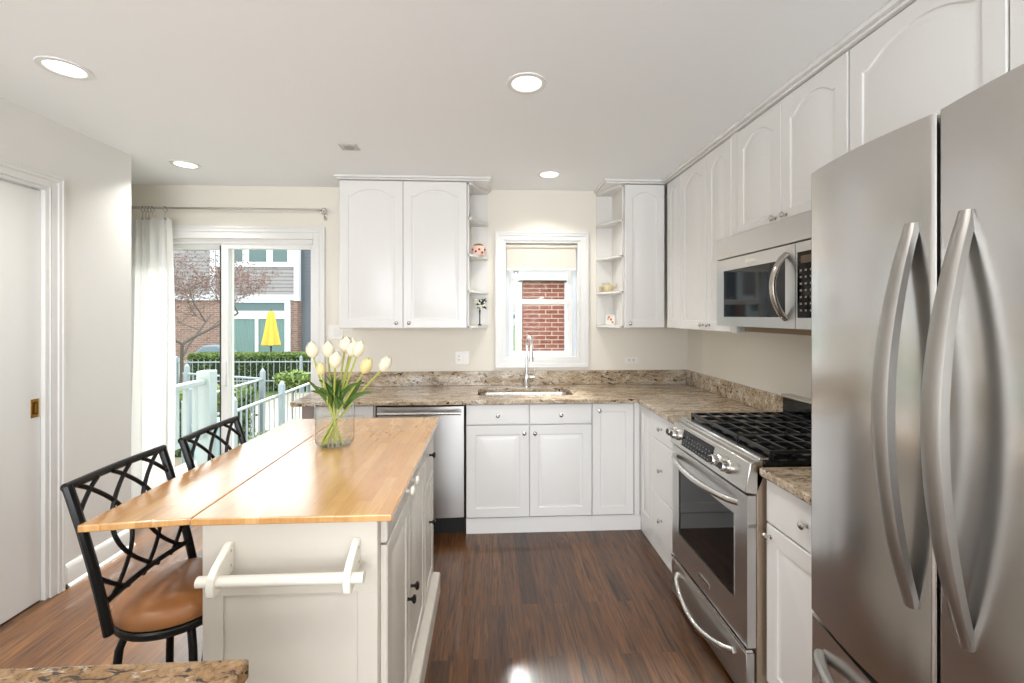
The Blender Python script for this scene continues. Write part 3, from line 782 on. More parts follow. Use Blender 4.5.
for a in range(4):
    for c_i in range(7): bt.box(MX-.0032, MX-.0022, YS-.030-a*.028, YS-.040-a*.028, 1.50+c_i*.027, 1.508+c_i*.027)
bt.build('keys', mat('key_light', lin(150,140,120), .5), kp)
MB().box(MX-.0032, MX-.0022, YS-.035, MY0+.04, 1.695, 1.725).build('clock_display', mat('display_brown', lin(92,70,44), .3), kp)
MB().box(MX+.10, XW-.05, 1.70, 2.28, MZ0-.03, MZ0-.001).build('vent_filter', mat('vent_brown', lin(120,98,74), .4, .6), o)

# ------------------------------------------------------------------ refrigerator (slightly angled to the wall)
FA = R(4.5)
o = thing('refrigerator', 'large stainless steel french-door refrigerator with bow handles at right edge', 'refrigerator', (.858, 1.133, 0), rz=-PI/2-FA+0)
# local frame: x runs along the front from far corner towards the viewer, y = depth into the body (front at y=0)
FW, DW = .722, .359
FH, FZ = 1.862, .703
MB().box(.004, FW-.004, .065, .72, .03, FH-.02).build('fridge_body', mat('fridge_side_grey', lin(110,108,106), .5), o, world=False, bevel=.003)
def fdoor(name, xa, xb, z0, z1, bulge=.016, thick=.06):
    P = []; n_ = 80
    for k in range(n_+1):
        u = k/n_; x = xa+(xb-xa)*u
        e = min(u, 1-u)*(xb-xa)
        rnd = 0 if e > .005 else .004*(1-math.sqrt(max(0, 1-(1-e/.005)**2)))
        P.append((x, -bulge*math.sin(PI*u)+rnd))
    P += [(xb, thick), (xa, thick)]
    return MB().prism(P, z0, z1, smooth=True).build(name, M['fridge'], o, world=False)
M['fridge'] = steel_mat('fridge_steel', (.62,.61,.60,1), .22, wave=1.2)
dl = fdoor('left_door', 0, DW-.004, FZ, FH); dr_ = fdoor('right_door', DW+.004, FW, FZ, FH)
dz = fdoor('freezer_drawer', 0, FW, .06, FZ-.014, .018)
MB().box(.003, FW-.003, .058, .066, FZ-.02, FZ+.006).build('gasket', M['gap'], o, world=False)
MB().box(DW-.01, DW+.01, .055, .066, FZ, FH-.002).build('gasket', M['gap'], o, world=False)
MB().box(.0, FW, .02, .07, FZ-.0125, FZ-.0095).build('drawer_trim', M['steelh'], o, world=False)
MB().box(.02, FW-.02, .04, .6, 0, .055).build('base_grille', M['gap'], o, world=False)
def bowhandle(x, z0, z1, out, parent, yb):
    mb = MB(); n_ = 32; vs_ = []; fs = []
    for k in range(n_+1):
        u = k/n_; z = z0+(z1-z0)*u; s_ = math.sin(PI*u)
        off = yb-out*(s_**.85 if s_ > 0 else 0)
        th = .0075+.0035*s_; wd = .0125+.006*s_
        if k in (0, n_): wd = .0105; th = .009
        # rounded rectangular section, outer face softly curved
        sec = [(-wd, th), (-wd, -th*.4), (-wd*.65, -th*.95), (0, -th*1.15), (wd*.65, -th*.95), (wd, -th*.4), (wd, th), (0, th*1.05)]
        for (a, b_) in sec: vs_.append((x+a, off+b_-th, z))
    m_ = 8
    for k in range(n_):
        for i in range(m_): fs.append([k*m_+i, k*m_+(i+1)%m_, (k+1)*m_+(i+1)%m_, (k+1)*m_+i])
    fs.append(list(range(m_))[::-1]); fs.append([n_*m_+i for i in range(m_)])
    mb.add(vs_, fs, True)
    return mb.build('handle', M['fhandle'], parent, world=False, bevel=0)
bowhandle(DW-.044, .914, 1.664, .056, dl, .002)
bowhandle(DW+.064, .914, 1.664, .056, dr_, .002)
hz = MB(); pts = []
for k in range(25):
    u = k/24; s_ = math.sin(PI*u); pts.append((.05+(FW-.1)*u, -.008-.07*s_**.7, .615))
hz.tube(pts, .014, 12); hz.build('handle', M['fhandle'], dz, world=False)

# ------------------------------------------------------------------ kitchen cart (island)
TZ = .93; TT = .020
o = thing('kitchen_cart', 'white kitchen island cart with butcher-block top and raised drop leaf', 'kitchen island', (-.55, 1.82, 0))
MB().box(-.812, -.272, 1.238, 2.412, TZ-TT, TZ).build('worktop', M['butcher'], o, bevel=.003)
MB().prism([(-1.085, 1.214), (-.815, 1.244), (-.815, 2.412), (-1.052, 2.405)], TZ-TT, TZ).build('drop_leaf', M['butcher'], o, bevel=.003)
X0, X1, Y0, Y1 = -.798, -.318, 1.272, 2.378
b = MB(); b.box(X0, X1, Y0, Y1, .02, TZ-TT-.001)
b.build('cart_body', M['cart'], o, bevel=.002)
# near end panel detail: frame proud of a recessed field
p = MB(); yb = Y0-.006
p.box(X0, X0+.055, yb, Y0-.0005, .11, .70); p.box(X1-.055, X1, yb, Y0-.0005, .11, .70); p.box(X0, X1, yb, Y0-.0005, .70, TZ-TT-.002); p.box(X0+.055, X1-.055, yb, Y0-.0005, .11, .16)
p.build('end_frame', M['cart'], o, bevel=.001)
pl = MB(); pl.box(X1, X1+.055, Y0+.004, Y1-.004, .0, .10); pl.prism([(X1, .10), (X1+.055, .10), (X1+.050, .108), (X1, .112)], Y0+.004, Y1-.004, axis='y')
pl.box(X0-.0, X1, Y0-.012, Y0-.0065, 0, .10)
pl.build('plinth', M['cart'], o, bevel=.002)
cm = M['cart']
# doors on the +X face, local x -> +Y
def cdoor(y0, y1, z0, z1, knobs, name='door', slab=False, inset=.05):
    T = (X1+.020, y0, z0)
    return front(o, name, ROT_CART, T, y1-y0, z1-z0, 0, cm, inset, slab, knobs, 'black', M['knobblack'])
cdoor(Y0+.03, 1.648, .125, .812, [(1.648-Y0-.03-.03, .325)])
cdoor(1.652, 2.045, .125, .812, [(.03, .335)])
cdoor(2.065, 2.36, .125, .665, [(.13, .335)])
cdoor(2.065, 2.36, .672, .885, [(.13, .12)], 'drawer', True)
tr_ = cdoor(Y0+.03, 2.045, .820, .885, [], 'drawer', True)
for y in (1.60, 1.70):
    knob_mb('white').xf(Matrix.Translation((X1+.0195, y, .853)) @ ROT_CART).build('knob', M['bracket'], tr_)
# towel rail on the near end
for x in (-.722, -.375):
    # bracket arm sweeping down and out from the panel
    prof = [(Y0-.0065, .855), (Y0-.0065, .775), (Y0-.045, .765), (Y0-.078, .745), (Y0-.098, .752), (Y0-.103, .775), (Y0-.098, .803), (Y0-.075, .822), (Y0-.045, .838), (Y0-.02, .855)]
    k = MB().prism(prof, x-.010, x+.010, axis='x').build('towel_bracket', M['bracket'], o, bevel=.003)
    for z in (.835, .795):
        MB().lathe([(0,0),(.004,0),(.003,.0015),(0,.002)], (x+.010, Y0-.022, z), 10, axis=(1,0,0)).build('screw', M['nickel'], k)
MB().tube([(-.765, Y0-.078, .783), (-.335, Y0-.078, .783)], .0145, 20).build('towel_rail', M['bracket'], o)

# ------------------------------------------------------------------ bar stools
def make_stool():
    o = thing('bar_stool', '', 'stool', (0,0,0), group='black iron counter stools')
    m_ = M['iron']
    RS = .158
    s = MB().lathe([(0,.600),(.14,.598),(RS,.607),(RS+.004,.622),(RS-.002,.640),(.14,.654),(.10,.663),(.05,.668),(0,.669)], (0,0,0), 40)
    s.build('seat', M['leather'], o, world=False)
    MB().lathe([(.12,.578),(RS-.002,.578),(RS+.003,.584),(RS+.003,.597),(RS-.002,.601),(.12,.597),(.12,.578)], (0,0,0), 40).build('seat_ring', m_, o, world=False)
    for i in range(4):
        a = PI/4+PI/2*i; c_, s_ = math.cos(a), math.sin(a); P = []
        for (r_, z) in ((.10,.580),(.128,.565),(.145,.52),(.152,.45),(.162,.30),(.185,.14),(.205,.012)): P.append((c_*r_, s_*r_, z))
        l = MB().tube(P, .011, 10).build('leg', m_, o, world=False)
        MB().lathe([(0,0),(.014,0),(.014,.012),(0,.014)], (c_*.205, s_*.205, 0), 10).build('foot_cap', M['gap'], l, world=False)
    MB().tube([(.157*math.cos(2*PI*k/32)*1.03, .157*math.sin(2*PI*k/32)*1.03, .27) for k in range(33)], .008, 8, cap=False).build('foot_ring', m_, o, world=False)
    # back frame: plane leaning to -x
    HWd = .172
    def bx_(z): # x of the back at height z
        t = (z-.575)/(1.02-.575); return -.066-.080*t-.035*t*t
    for sy in (-1, 1):
        P = [(bx_(z), sy*HWd, z) for z in (.612,.64,.70,.80,.90,.97,1.02)]
        MB().tube(P, .0125, 8, flat=1.0).build('back_post', m_, o, world=False)
    MB().tube([(bx_(1.018)-.010*math.cos(PI*u/12-PI/2), -HWd-.008+(2*HWd+.016)*u/12, 1.018) for u in range(13)], .012, 10, flat=1.0).build('top_rail', m_, o, world=False)
    ZB = .695
    MB().tube([(bx_(ZB), -HWd+.34*u/8, ZB+.012*math.sin(PI*u/8)) for u in range(9)], .0085, 8).build('lower_rail', m_, o, world=False)
    lt = MB()
    for c_ in (.167, .5, .833):
        for sg in (-1, 1):
            run = []
            for k in range(25):
                t = k/24; s_ = c_+sg*(-.09+.345*math.sin(PI*t)**.85 if 0 < t < 1 else -.09)
                z = ZB+(1.012-ZB)*t
                if 0.0 <= s_ <= 1.0: run.append((bx_(z), -HWd+2*HWd*s_, z))
                else:
                    if len(run) > 1: lt.tube(run, .0062, 8)
                    run = []
            if len(run) > 1: lt.tube(run, .0062, 8)
    lt.build('lattice', m_, o, world=False)
    return o
s1 = make_stool(); s1.location = (-.963, 1.425, 0)
s1['label'] = 'black iron stool with brown leather seat, nearest, its seat visible past the cart'
s2 = copy_tree(s1); s2.location = (-.963, 1.872, 0)
s2['label'] = 'farther black iron stool, only its lattice back visible above the table leaf'

# ------------------------------------------------------------------ vase and tulips
VX, VY = -.655, 1.90
o = thing('vase', 'clear glass cylinder vase standing on the butcher-block cart', 'vase', (VX, VY, TZ))
MB().lathe([(0,.001),(.062,.001),(.074,.008),(.080,.03),(.081,.19),(.0785,.19),(.0775,.03),(.071,.013),(.058,.010),(0,.010)], (VX,VY,TZ), 40).build('glass_body', M['vaseglass'], o)
tag(MB().lathe([(0,.0115),(.058,.0115),(.070,.0145),(.0765,.032),(.0767,.125),(0,.125)], (VX,VY,TZ), 40).build('vase_water', M['water']), 'clear water filling two thirds of the tulip vase', 'water')
def bez(p0, p1, p2, p3, n=14):
    out = []
    for k in range(n+1):
        t = k/n; out.append(tuple((1-t)**3*a+3*(1-t)**2*t*b+3*(1-t)*t*t*c+t**3*d for a, b, c, d in zip(p0, p1, p2, p3)))
    return out
def tulip(head, foot, mouth, label, yellow=False, scale=1.0, closed=1.0, tilt=(0,0,1)):
    hx, hy, hz = head
    o = thing('tulip', label, 'flower', (foot[0], foot[1], foot[2]), group='tulips in the glass vase')
    hd = Vector(head)-Vector(mouth); hd.normalize(); ax = (hd+Vector((0,0,.35))).normalized()
    base = Vector(head)-ax*.026*scale
    P = bez(foot, (foot[0]*.6+mouth[0]*.4, foot[1]*.6+mouth[1]*.4, foot[2]+.07), mouth, tuple(base), 16)
    MB().tube(P, .0042, 8).build('stem', M['stem'], o)
    # bloom: 6 overlapping petals
    u = Vector((1,0,0)); u = (u-ax*u.dot(ax)).normalized(); w_ = ax.cross(u)
    mb = MB()
    for ring_ in range(2):
        for i in range(3):
            a0 = 2*PI*(i+.5*ring_)/3+random.random()*.2; sc = (1.0 if ring_ else .94)*scale
            vs_ = []; NU, NV = 6, 8
            for v in range(NV+1):
                tv = v/NV; zz = tv*.064*sc
                rr_ = .0228*sc*math.sin(PI*min(1, .10+tv*.80))**.7*(1-.28*tv**3*closed)
                if v == 0: rr_ = .006
                halfw = (PI/3*1.18)*math.sin(PI*min(.97, .2+tv*.78))**.55*(1 if tv < .75 else (1-((tv-.75)/.25)**2*.75))
                for k in range(NU+1):
                    an = a0+halfw*(2*k/NU-1); q = base+ax*zz+(u*math.cos(an)+w_*math.sin(an))*rr_*(1+.03*ring_)
                    vs_.append(q)
            fs = [[v*(NU+1)+k, v*(NU+1)+k+1, (v+1)*(NU+1)+k+1, (v+1)*(NU+1)+k] for v in range(NV) for k in range(NU)]
            mb.add(vs_, fs, True)
    mb.build('bloom', M['tulipy'] if yellow else M['tulip'], o)
    return o, P
def leaf_mb(P, w):
    mb = MB(); vs_ = []; n = len(P)
    for k, p in enumerate(P):
        t = k/(n-1); ww = w*math.sin(PI*(t*.92+.06))**.7
        d_ = (Vector(P[min(k+1,n-1)])-Vector(P[max(k-1,0)])).normalized(); s_ = d_.cross(Vector((.25,1,.2))).normalized()
        nn = s_.cross(d_)
        vs_ += [Vector(p)-s_*ww, Vector(p)+nn*ww*.35, Vector(p)+s_*ww]
    fs = []
    for k in range(n-1):
        for i in range(2): fs.append([k*3+i, k*3+i+1, (k+1)*3+i+1, (k+1)*3+i])
    return mb.add(vs_, fs, True)
vm = lambda a, r: (VX+r*math.cos(a), VY+r*math.sin(a)*.8, TZ+.15)
heads = [  # dx from vase, dy, z, yellow, label
 (-.085, -.02, 1.335, 0, 'white tulip at the far left of the bunch, beside the door casing'),
 (-.035, .02, 1.332, 0, 'white tulip second from left in the vase'),
 (.030, .04, 1.352, 0, 'white tulip topmost in the middle of the bunch'),
 (.020, -.05, 1.297, 0, 'white tulip lower front middle of the bunch'),
 (.066, .02, 1.335, 0, 'white tulip between the topmost and the right upper ones'),
 (.100, -.01, 1.338, 0, 'white tulip at the upper right of the bunch'),
 (.135, -.02, 1.268, 1, 'creamy yellow tulip low on the right side, second from the end'),
 (.208, .00, 1.272, 0, 'white tulip stretching farthest out to the right'),
 (-.042, -.04, 1.258, 1, 'small yellow tulip half hidden low on the left side'),
 (.045, .07, 1.345, 0, 'white tulip behind the topmost one at the back of the bunch')]
for i, (dx, dy, hz_, ye, lab) in enumerate(heads):
    a = math.atan2(dy, dx); rm = min(.06, abs(dx)*.5+.012)
    mouth = (VX+dx*.22-.006, VY+dy*.3, TZ+.16)
    foot = (VX-max(-.045, min(.045, dx*.5))+random.uniform(-.008,.008), VY+random.uniform(-.03,.03), TZ+.0135)
    t_, P = tulip((VX+dx, VY+dy, hz_), foot, mouth, lab, ye, scale=1.12 if i != 8 else .85)
    # one leaf per tulip
    sgn = 1 if dx >= 0 else -1
    st = P[9]; L = random.uniform(.08, .13)
    dirx = (dx*.55+sgn*.02); tip = (st[0]+dirx*.9+random.uniform(-.02,.02), st[1]+random.uniform(-.05,.05), st[2]+L)
    Q = bez(st, (st[0]+dirx*.05, st[1], st[2]+L*.5), (st[0]+dirx*.3, (st[1]+tip[1])/2, st[2]+L*.95), tip, 10)
    leaf_mb(Q, .0105).build('leaf', M['leaf'], t_)
    tip2 = (st[0]-dirx*.3, st[1]+random.uniform(-.06,.02), st[2]+L*.8)
    Q = bez(st, (st[0]-dirx*.05, st[1]-.02, st[2]+L*.5), (st[0]-dirx*.2, st[1]-.02, st[2]+L*.7), tip2, 10)
    leaf_mb(Q, .0095).build('leaf', M['leaf'], t_)
    tip3 = (st[0]+random.uniform(-.05,.05), st[1]+random.uniform(-.06,.06), st[2]+L*1.15)
    Q = bez(st, (st[0], st[1]-.02, st[2]+L*.5), (st[0]+.01, st[1]-.01, st[2]+L*.8), tip3, 10)
    leaf_mb(Q, .0085).build('leaf', M['leaf'], t_)
    if i in (0, 7):
        tp_ = (VX+(-.105 if i == 0 else .12), VY-.03, 1.215)
        st = (VX+dx*.2, VY, TZ+.165)
        Q = bez(st, (st[0]+(tp_[0]-st[0])*.3, st[1], st[2]+.04), (st[0]+(tp_[0]-st[0])*.8, st[1], st[2]+.10), tp_, 10)
        leaf_mb(Q, .009).build('leaf', M['leaf'], t_)

# ------------------------------------------------------------------ curtain and rod
RZ, RYY = 2.305, D-.115
o = thing('curtain_rod', 'thin brushed metal curtain rod above the sliding glass door', 'curtain rod', (-2.1, RYY, RZ))
MB().tube([(-3.15, RYY, RZ), (-1.30, RYY, RZ)], .009, 12).build('rod', M['nickel'], o)
for x in (-1.315, -3.1):
    b_ = MB().tube([(x, D-.003, RZ-.02), (x, RYY, RZ-.02), (x, RYY, RZ-.009)], .006, 8)
    b_.box(x-.012, x+.012, D-.008, D-.001, RZ-.06, RZ+.03); b_.build('bracket', M['nickel'], o)
MB().sphere((-1.285, RYY, RZ), .017).build('finial', M['nickel'], o)
o = thing('curtain', 'gathered sheer white curtain at the left side of the sliding door', 'curtain', (-2.62, RYY, 0))
cb_ = MB(); NX, NZ = 120, 26; vs_ = []
for iz in range(NZ+1):
    t = iz/NZ; z = RZ-.09-(RZ-.09-.012)*t
    x0, x1 = -2.83-.03*t, -2.425+.01*t
    for ix in range(NX+1):
        u = ix/NX; ph = u*2*PI*7
        amp = .022+.012*t
        y = RYY+amp*math.sin(ph+.8*math.sin(3*t))+.012*math.sin(ph*2.3+4*t)
        zz = z + (.010*abs(math.sin(ph)) if iz == 0 else 0)
        vs_.append((x0+(x1-x0)*u+.008*math.sin(ph*1.7+2*t), y, zz))
fs = [[a*(NX+1)+k, a*(NX+1)+k+1, (a+1)*(NX+1)+k+1, (a+1)*(NX+1)+k] for a in range(NZ) for k in range(NX)]
cb_.add(vs_, fs, True); cb_.build('fabric', M['sheer'], o)
for k in range(8):
    x = (-2.80, -2.765, -2.74, -2.64, -2.615, -2.595, -2.57, -2.475)[k]
    rg = MB().tube([(x, RYY+.021*math.cos(2*PI*j/20), RZ-.010+.021*math.sin(2*PI*j/20)) for j in range(21)], .0028, 6, cap=False)
    rg.tube([(x, RYY, RZ-.031), (x, RYY, RZ-.08)], .0025, 6); rg.box(x-.006, x+.006, RYY-.004, RYY+.004, RZ-.092, RZ-.075)
    rg.build('curtain_ring', M['nickel'], o)

# ------------------------------------------------------------------ outlets and switch
def plate(x, z, w, h, label, kind):
    o = thing('wall_plate', label, 'outlet' if kind == 'outlet' else 'switch', (x, D, z))
    MB().box(x-w/2, x+w/2, D-.006, D-.0005, z-h/2, z+h/2).build('cover_plate', M['plate'], o, bevel=.002)
    if kind == 'switch':
        for dx in (-.024, .024): MB().box(x+dx-.016, x+dx+.016, D-.0095, D-.0061, z-.032, z+.032).build('rocker', M['plate'], o, bevel=.002)
    elif kind == 'mixed':
        MB().box(x+.008, x+.04, D-.0095, D-.0061, z-.032, z+.032).build('rocker', M['plate'], o, bevel=.002)
        MB().box(x-.04, x-.008, D-.0085, D-.0061, z-.032, z+.032).build('socket_face', M['plate'], o, bevel=.001)
        s_ = MB()
        for dz in (-.014, .014):
            s_.box(x-.030, x-.0275, D-.0092, D-.0086, z+dz-.005, z+dz+.005); s_.box(x-.021, x-.0185, D-.0092, D-.0086, z+dz-.005, z+dz+.005)
        s_.build('slot', M['slot'], o)
    else:
        MB().box(x-.033, x+.033, D-.0085, D-.0061, z-.017, z+.017).build('socket_face', M['plate'], o, bevel=.001)
        s_ = MB()
        for dx in (-.018, .018):
            s_.box(x+dx-.006, x+dx+.006, D-.0092, D-.0086, z-.007, z-.0035); s_.box(x+dx-.006, x+dx+.006, D-.0092, D-.0086, z+.0035, z+.007)
        s_.build('slot', M['slot'], o)
plate(-1.235, 1.352, .115, .115, 'double white rocker switch plate right of the sliding door casing', 'switch')
plate(-.222, 1.137, .115, .105, 'white switch and socket plate left of the sink window', 'mixed')
plate(1.178, 1.113, .118, .052, 'white horizontal wall outlet right of the sink window', 'outlet')

# ------------------------------------------------------------------ small things on the open shelves
cer = mat('pink_ceramic', lin(236,206,190), .3); dot = mat('red_dot', lin(170,52,40), .4)
o = thing('canister', 'pale pink lidded canister with red flowers on the left open shelf', 'canister', (-.085, 3.50, 1.949))
MB().lathe([(0,0),(.044,0),(.052,.01),(.054,.055),(.050,.072),(.034,.080),(0,.080)], (-.085,3.45,1.949), 24).build('body', cer, o)
MB().lathe([(.036,.080),(.038,.086),(.024,.094),(0,.096)], (-.085,3.45,1.9495), 20).build('lid', M['brass'], o)
dd = MB()
for a, z in ((-1.95, .03), (-1.45, .045), (-1.0, .022), (-2.5,.045), (-.5,.045)):
    p = (-.085+.054*math.cos(a), 3.45+.054*math.sin(a), 1.949+z); dd.sphere(p, .009, .005, .009, 10, 6)
dd.build('flower_motif', dot, o)
o = thing('flower_bud_vase', 'slim dark bud vase with white flowers on the lower left open shelf', 'vase', (-.075, 3.42, 1.4065))
MB().lathe([(0,0),(.016,0),(.017,.004),(.005,.012),(.005,.08),(.008,.12),(.006,.122),(.003,.1),(0,.1)], (-.075,3.42,1.4065), 16).build('bud_vase', mat('dark_glass', lin(60,62,60), .1), o)
fl = MB(); lf = MB(); random.seed(5)
for k in range(16):
    p = (-.075+random.uniform(-.035,.035), 3.42+random.uniform(-.03,.03), 1.4065+random.uniform(.14,.20)); fl.sphere(p, .012, .012, .009, 8, 5)
for k in range(14):
    a = random.uniform(0, 2*PI); st = Vector((-.075,3.42,1.53)); tipv = st+Vector((math.cos(a)*.055, math.sin(a)*.05, random.uniform(.0,.09)))
    Q = bez(st, st+Vector((0,0,.03)), (st+tipv)/2+Vector((0,0,.03)), tipv, 6); lf.v += []; l2 = leaf_mb(Q, .010); lf.add(l2.v, l2.f, True)
fl.build('blossoms', mat('white_blossom', lin(240,238,222), .6), o); lf.build('leaves', mat('dark_leaf', lin(56,70,46), .5), o)
o = thing('ceramic_teapot', 'small cream woven-look teapot on the right open shelf', 'teapot', (.955, 3.47, 1.674))
tp2 = mat('cream_straw', lin(206,190,150), .6, var=.35, vscale=60)
MB().lathe([(0,0),(.022,0),(.034,.014),(.038,.032),(.032,.050),(.018,.060),(.006,.064),(.006,.070),(0,.074)], (.955,3.47,1.674), 20).build('body', tp2, o)
MB().tube([(.985,3.46,1.70),(1.0,3.455,1.715),(1.01,3.45,1.735)], [.008,.006,.005], 8).build('spout', tp2, o)
MB().tube([(.925,3.47,1.735),(.905,3.47,1.742),(.900,3.47,1.72),(.920,3.47,1.70)], .004, 8).build('handle', tp2, o)
o = thing('figurine_cup', 'tiny cream cup left of the teapot on the right open shelf', 'cup', (.905, 3.555, 1.674))
MB().lathe([(0,0),(.012,0),(.010,.006),(.016,.02),(.020,.045),(.0175,.045),(.013,.02),(0,.012)], (.910,3.555,1.674), 16).build('cup_body', tp2, o)
MB().tube([(.925,3.552,1.712),(.936,3.548,1.708),(.934,3.548,1.69),(.922,3.55,1.688)], .0025, 6).build('handle', tp2, o)
o = thing('picture_card', 'small white framed card with orange flowers on the lowest right shelf', 'picture', (.965, 3.49, 1.4065))
fr = MB(); a, b_, z0, z1, yy = .925, 1.005, 1.4065, 1.495, 3.47
fr.box(a, a+.008, yy, yy+.01, z0, z1); fr.box(b_-.008, b_, yy, yy+.01, z0, z1); fr.box(a, b_, yy, yy+.01, z0, z0+.008); fr.box(a, b_, yy, yy+.01, z1-.008, z1)
fr.build('frame', M['trim'], o)
MB().box(a+.008, b_-.008, yy+.004, yy+.008, z0+.008, z1-.008).build('card', M['plate'], o)
fl = MB()
for (x, z, r_) in ((.955,1.47,.009),(.972,1.452,.010),(.985,1.43,.009),(.948,1.455,.006)): fl.lathe([(0,.0015),(r_,.001),(r_,0),(0,0)], (x, yy+.004, z), 12, axis=(0,-1,0))
fl.build('painted_flower', mat('orange_flower', lin(226,138,40), .6), o)

# ================================================================== OUTDOORS
GZ = -.55
def at(u, v, Y):
    a = (u-512)/F; b = -(v-CY)/F; s, c = math.sin(YAW), math.cos(YAW)
    r = Vector((s+a*c, c-a*s, b)); t = Y/r.y
    return Vector((r.x*t, Y, HC+r.z*t))
M['grass'] = mat('grass', lin(84,100,56), .9, var=.35, vscale=6)
M['pave'] = mat('pale_paving', lin(160,150,132), .9, var=.12, vscale=3, bump=.3, bscale=30)
M['outwhite'] = mat('exterior_white', lin(196,198,202), .6)
M['railpaint'] = mat('pale_blue_grey_paint', lin(158,168,168), .5)
M['fencemetal'] = mat('pale_metal_fence', lin(142,152,158), .5)
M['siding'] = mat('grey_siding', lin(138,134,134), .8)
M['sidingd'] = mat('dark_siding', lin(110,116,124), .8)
M['brick1'] = brick_mat('far_brick', lin(118,90,80), lin(138,110,98), lin(156,144,136), .22, .075)
M['brick2'] = brick_mat('near_brick', lin(116,62,50), lin(134,82,68), lin(172,160,150), .215, .0735)
M['houseglass'] = mat('house_glass', lin(84,104,104), .15)
M['curtg'] = mat('teal_curtain', lin(112,138,134), .8)
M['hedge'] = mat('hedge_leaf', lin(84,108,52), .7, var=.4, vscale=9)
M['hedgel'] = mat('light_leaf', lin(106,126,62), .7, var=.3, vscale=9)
M['bark'] = mat('bark', lin(90,82,76), .9)
M['bud'] = mat('red_bud', lin(112,84,76), .8)
M['yellow'] = mat('umbrella_yellow', lin(206,176,72), .8)
struct(MB().box(-30, 20, D+WT, 40, GZ-.2, GZ-.002).build('ground', M['grass']))
struct(MB().box(-5.2, -2.0, D+WT+1.3, 11.8, GZ-.001, GZ+.012).build('path_paving', M['pave']))
struct(MB().box(-3.1, -1.2, D+WT+.001, D+WT+.95, -.16, -.02).build('deck', mat('deck_boards', lin(168,170,168), .7)))

def clap(mb, x0, x1, z0, z1, y, p=.115):
    z = z0
    while z < z1-.001:
        zz = min(z+p, z1); mb.add([(x0,y-.022,z),(x1,y-.022,z),(x1,y-.002,zz),(x0,y-.002,zz),(x0,y+.05,z),(x1,y+.05,z),(x1,y+.05,zz),(x0,y+.05,zz)],
            [(0,1,2,3),(0,4,5,1),(3,2,6,7),(0,3,7,4),(1,5,6,2),(4,7,6,5)]); z = zz
# neighbouring house seen through the sliding door
HY = 16.0
o = thing('neighbour_house', 'grey-sided house with brick ground floor beyond the patio fence', 'house', (-9.0, HY, GZ))
MB().box(-16, -6.82, HY, HY+.35, GZ, 2.03).build('brick_wall', M['brick1'], o)
MB().box(-16, -6.9, HY+.05, HY+.35, 2.03, 4.95).build('upper_wall', M['siding'], o)
s = MB(); clap(s, -16, -6.9, 2.22, 4.9, HY, .13); s.build('siding', M['siding'], o)
b = MB(); b.box(-16, -6.85, HY-.06, HY+.02, 2.02, 2.22); b.box(-6.92, -6.74, HY-.07, HY+.1, 2.0, 4.95); b.box(-9.80, -9.62, HY-.06, HY, 2.225, 4.95)

b.build('white_trim', M['outwhite'], o)
# recessed darker wing to the right
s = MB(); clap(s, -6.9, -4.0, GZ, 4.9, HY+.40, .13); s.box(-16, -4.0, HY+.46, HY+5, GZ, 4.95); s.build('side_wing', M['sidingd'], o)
MB().box(-6.42, -6.30, HY+.33, HY+.37, GZ, 4.9).build('corner_board', M['outwhite'], o)
# upper windows
w = MB(); w.box(-9.6, -6.94, HY-.05, HY+.02, 3.2, 3.378); w.box(-9.6, -6.94, HY-.05, HY+.02, 4.502, 4.7); w.box(-16.2, -6.6, HY-.3, HY+5, 4.96, 5.12)
for x in (-9.6, -8.69, -7.87, -7.15): w.box(x-.0, x+.22, HY-.05, HY+.02, 3.38, 4.5)
wf = w.build('upper_window', M['outwhite'], o)
MB().box(-9.5, -7.1, HY-.035, HY-.03, 3.38, 4.5).build('window_pane', M['houseglass'], wf)
# patio door
w = MB()
w.box(-9.3, -7.05, HY-.05, HY-.001, 1.935, 2.015); w.box(-9.14, -7.26, HY-.049, HY-.001, 1.475, 1.65); w.box(-7.25, -7.05, HY-.05, HY-.001, GZ, 1.93); w.box(-9.3, -9.15, HY-.05, HY-.001, GZ, 1.93)
w.box(-8.27, -8.15, HY-.05, HY-.001, GZ, 1.355); w.box(-9.14, -7.26, HY-.05, HY-.001, 1.36, 1.47)
wf = w.build('patio_door', M['outwhite'], o)
MB().box(-9.15, -7.25, HY-.015, HY-.005, 1.65, 1.93).build('transom_pane', M['houseglass'], wf)
cg = MB()
for k in range(60):
    x = -9.15+1.9*k/60; cg.add([(x, HY-.012-.02*(k%2), GZ+.2), (x+1.9/60, HY-.012-.02*((k+1)%2), GZ+.2), (x+1.9/60, HY-.012-.02*((k+1)%2), 1.36), (x, HY-.012-.02*(k%2), 1.36)], [(0,1,2,3)])
cg.build('curtained_glass', M['curtg'], wf)

# brick house outside the kitchen window
BYY = 7.5
o = thing('brick_house', 'red brick house corner with white eaves outside the sink window', 'house', (1.5, BYY, GZ))
MB().box(.585, 3.2, BYY, BYY+.5, GZ, 2.07).build('brick_wall', M['brick2'], o)
b = MB(); b.box(.50, 3.3, BYY-.14, BYY+.5, 2.08, 2.26); b.box(.42, 3.4, BYY-.25, BYY+.5, 2.265, 2.36); b.build('white_eaves', M['outwhite'], o)
sun_block = MB(); sun_block.box(.585, 3.2, BYY+.02, BYY+.5, 2.37, 5.6); clap(sun_block, .585, 3.2, 2.37, 5.6, BYY, .13); sun_block.build('upper_wall', mat('sun_block_siding', lin(170,172,176), .8), o)  # unseen upper storey added to block sun from the sink window
rf = MB(); rf.prism([(.3, 5.62), (3.5, 5.62), (3.5, 5.72), (1.9, 6.6), (.3, 5.72)], BYY-.3, BYY+.5, axis='y'); rf.build('roof', mat('grey_roof', lin(120,118,118), .9), o)  # unseen roof, raised onto the added sun-blocking storey
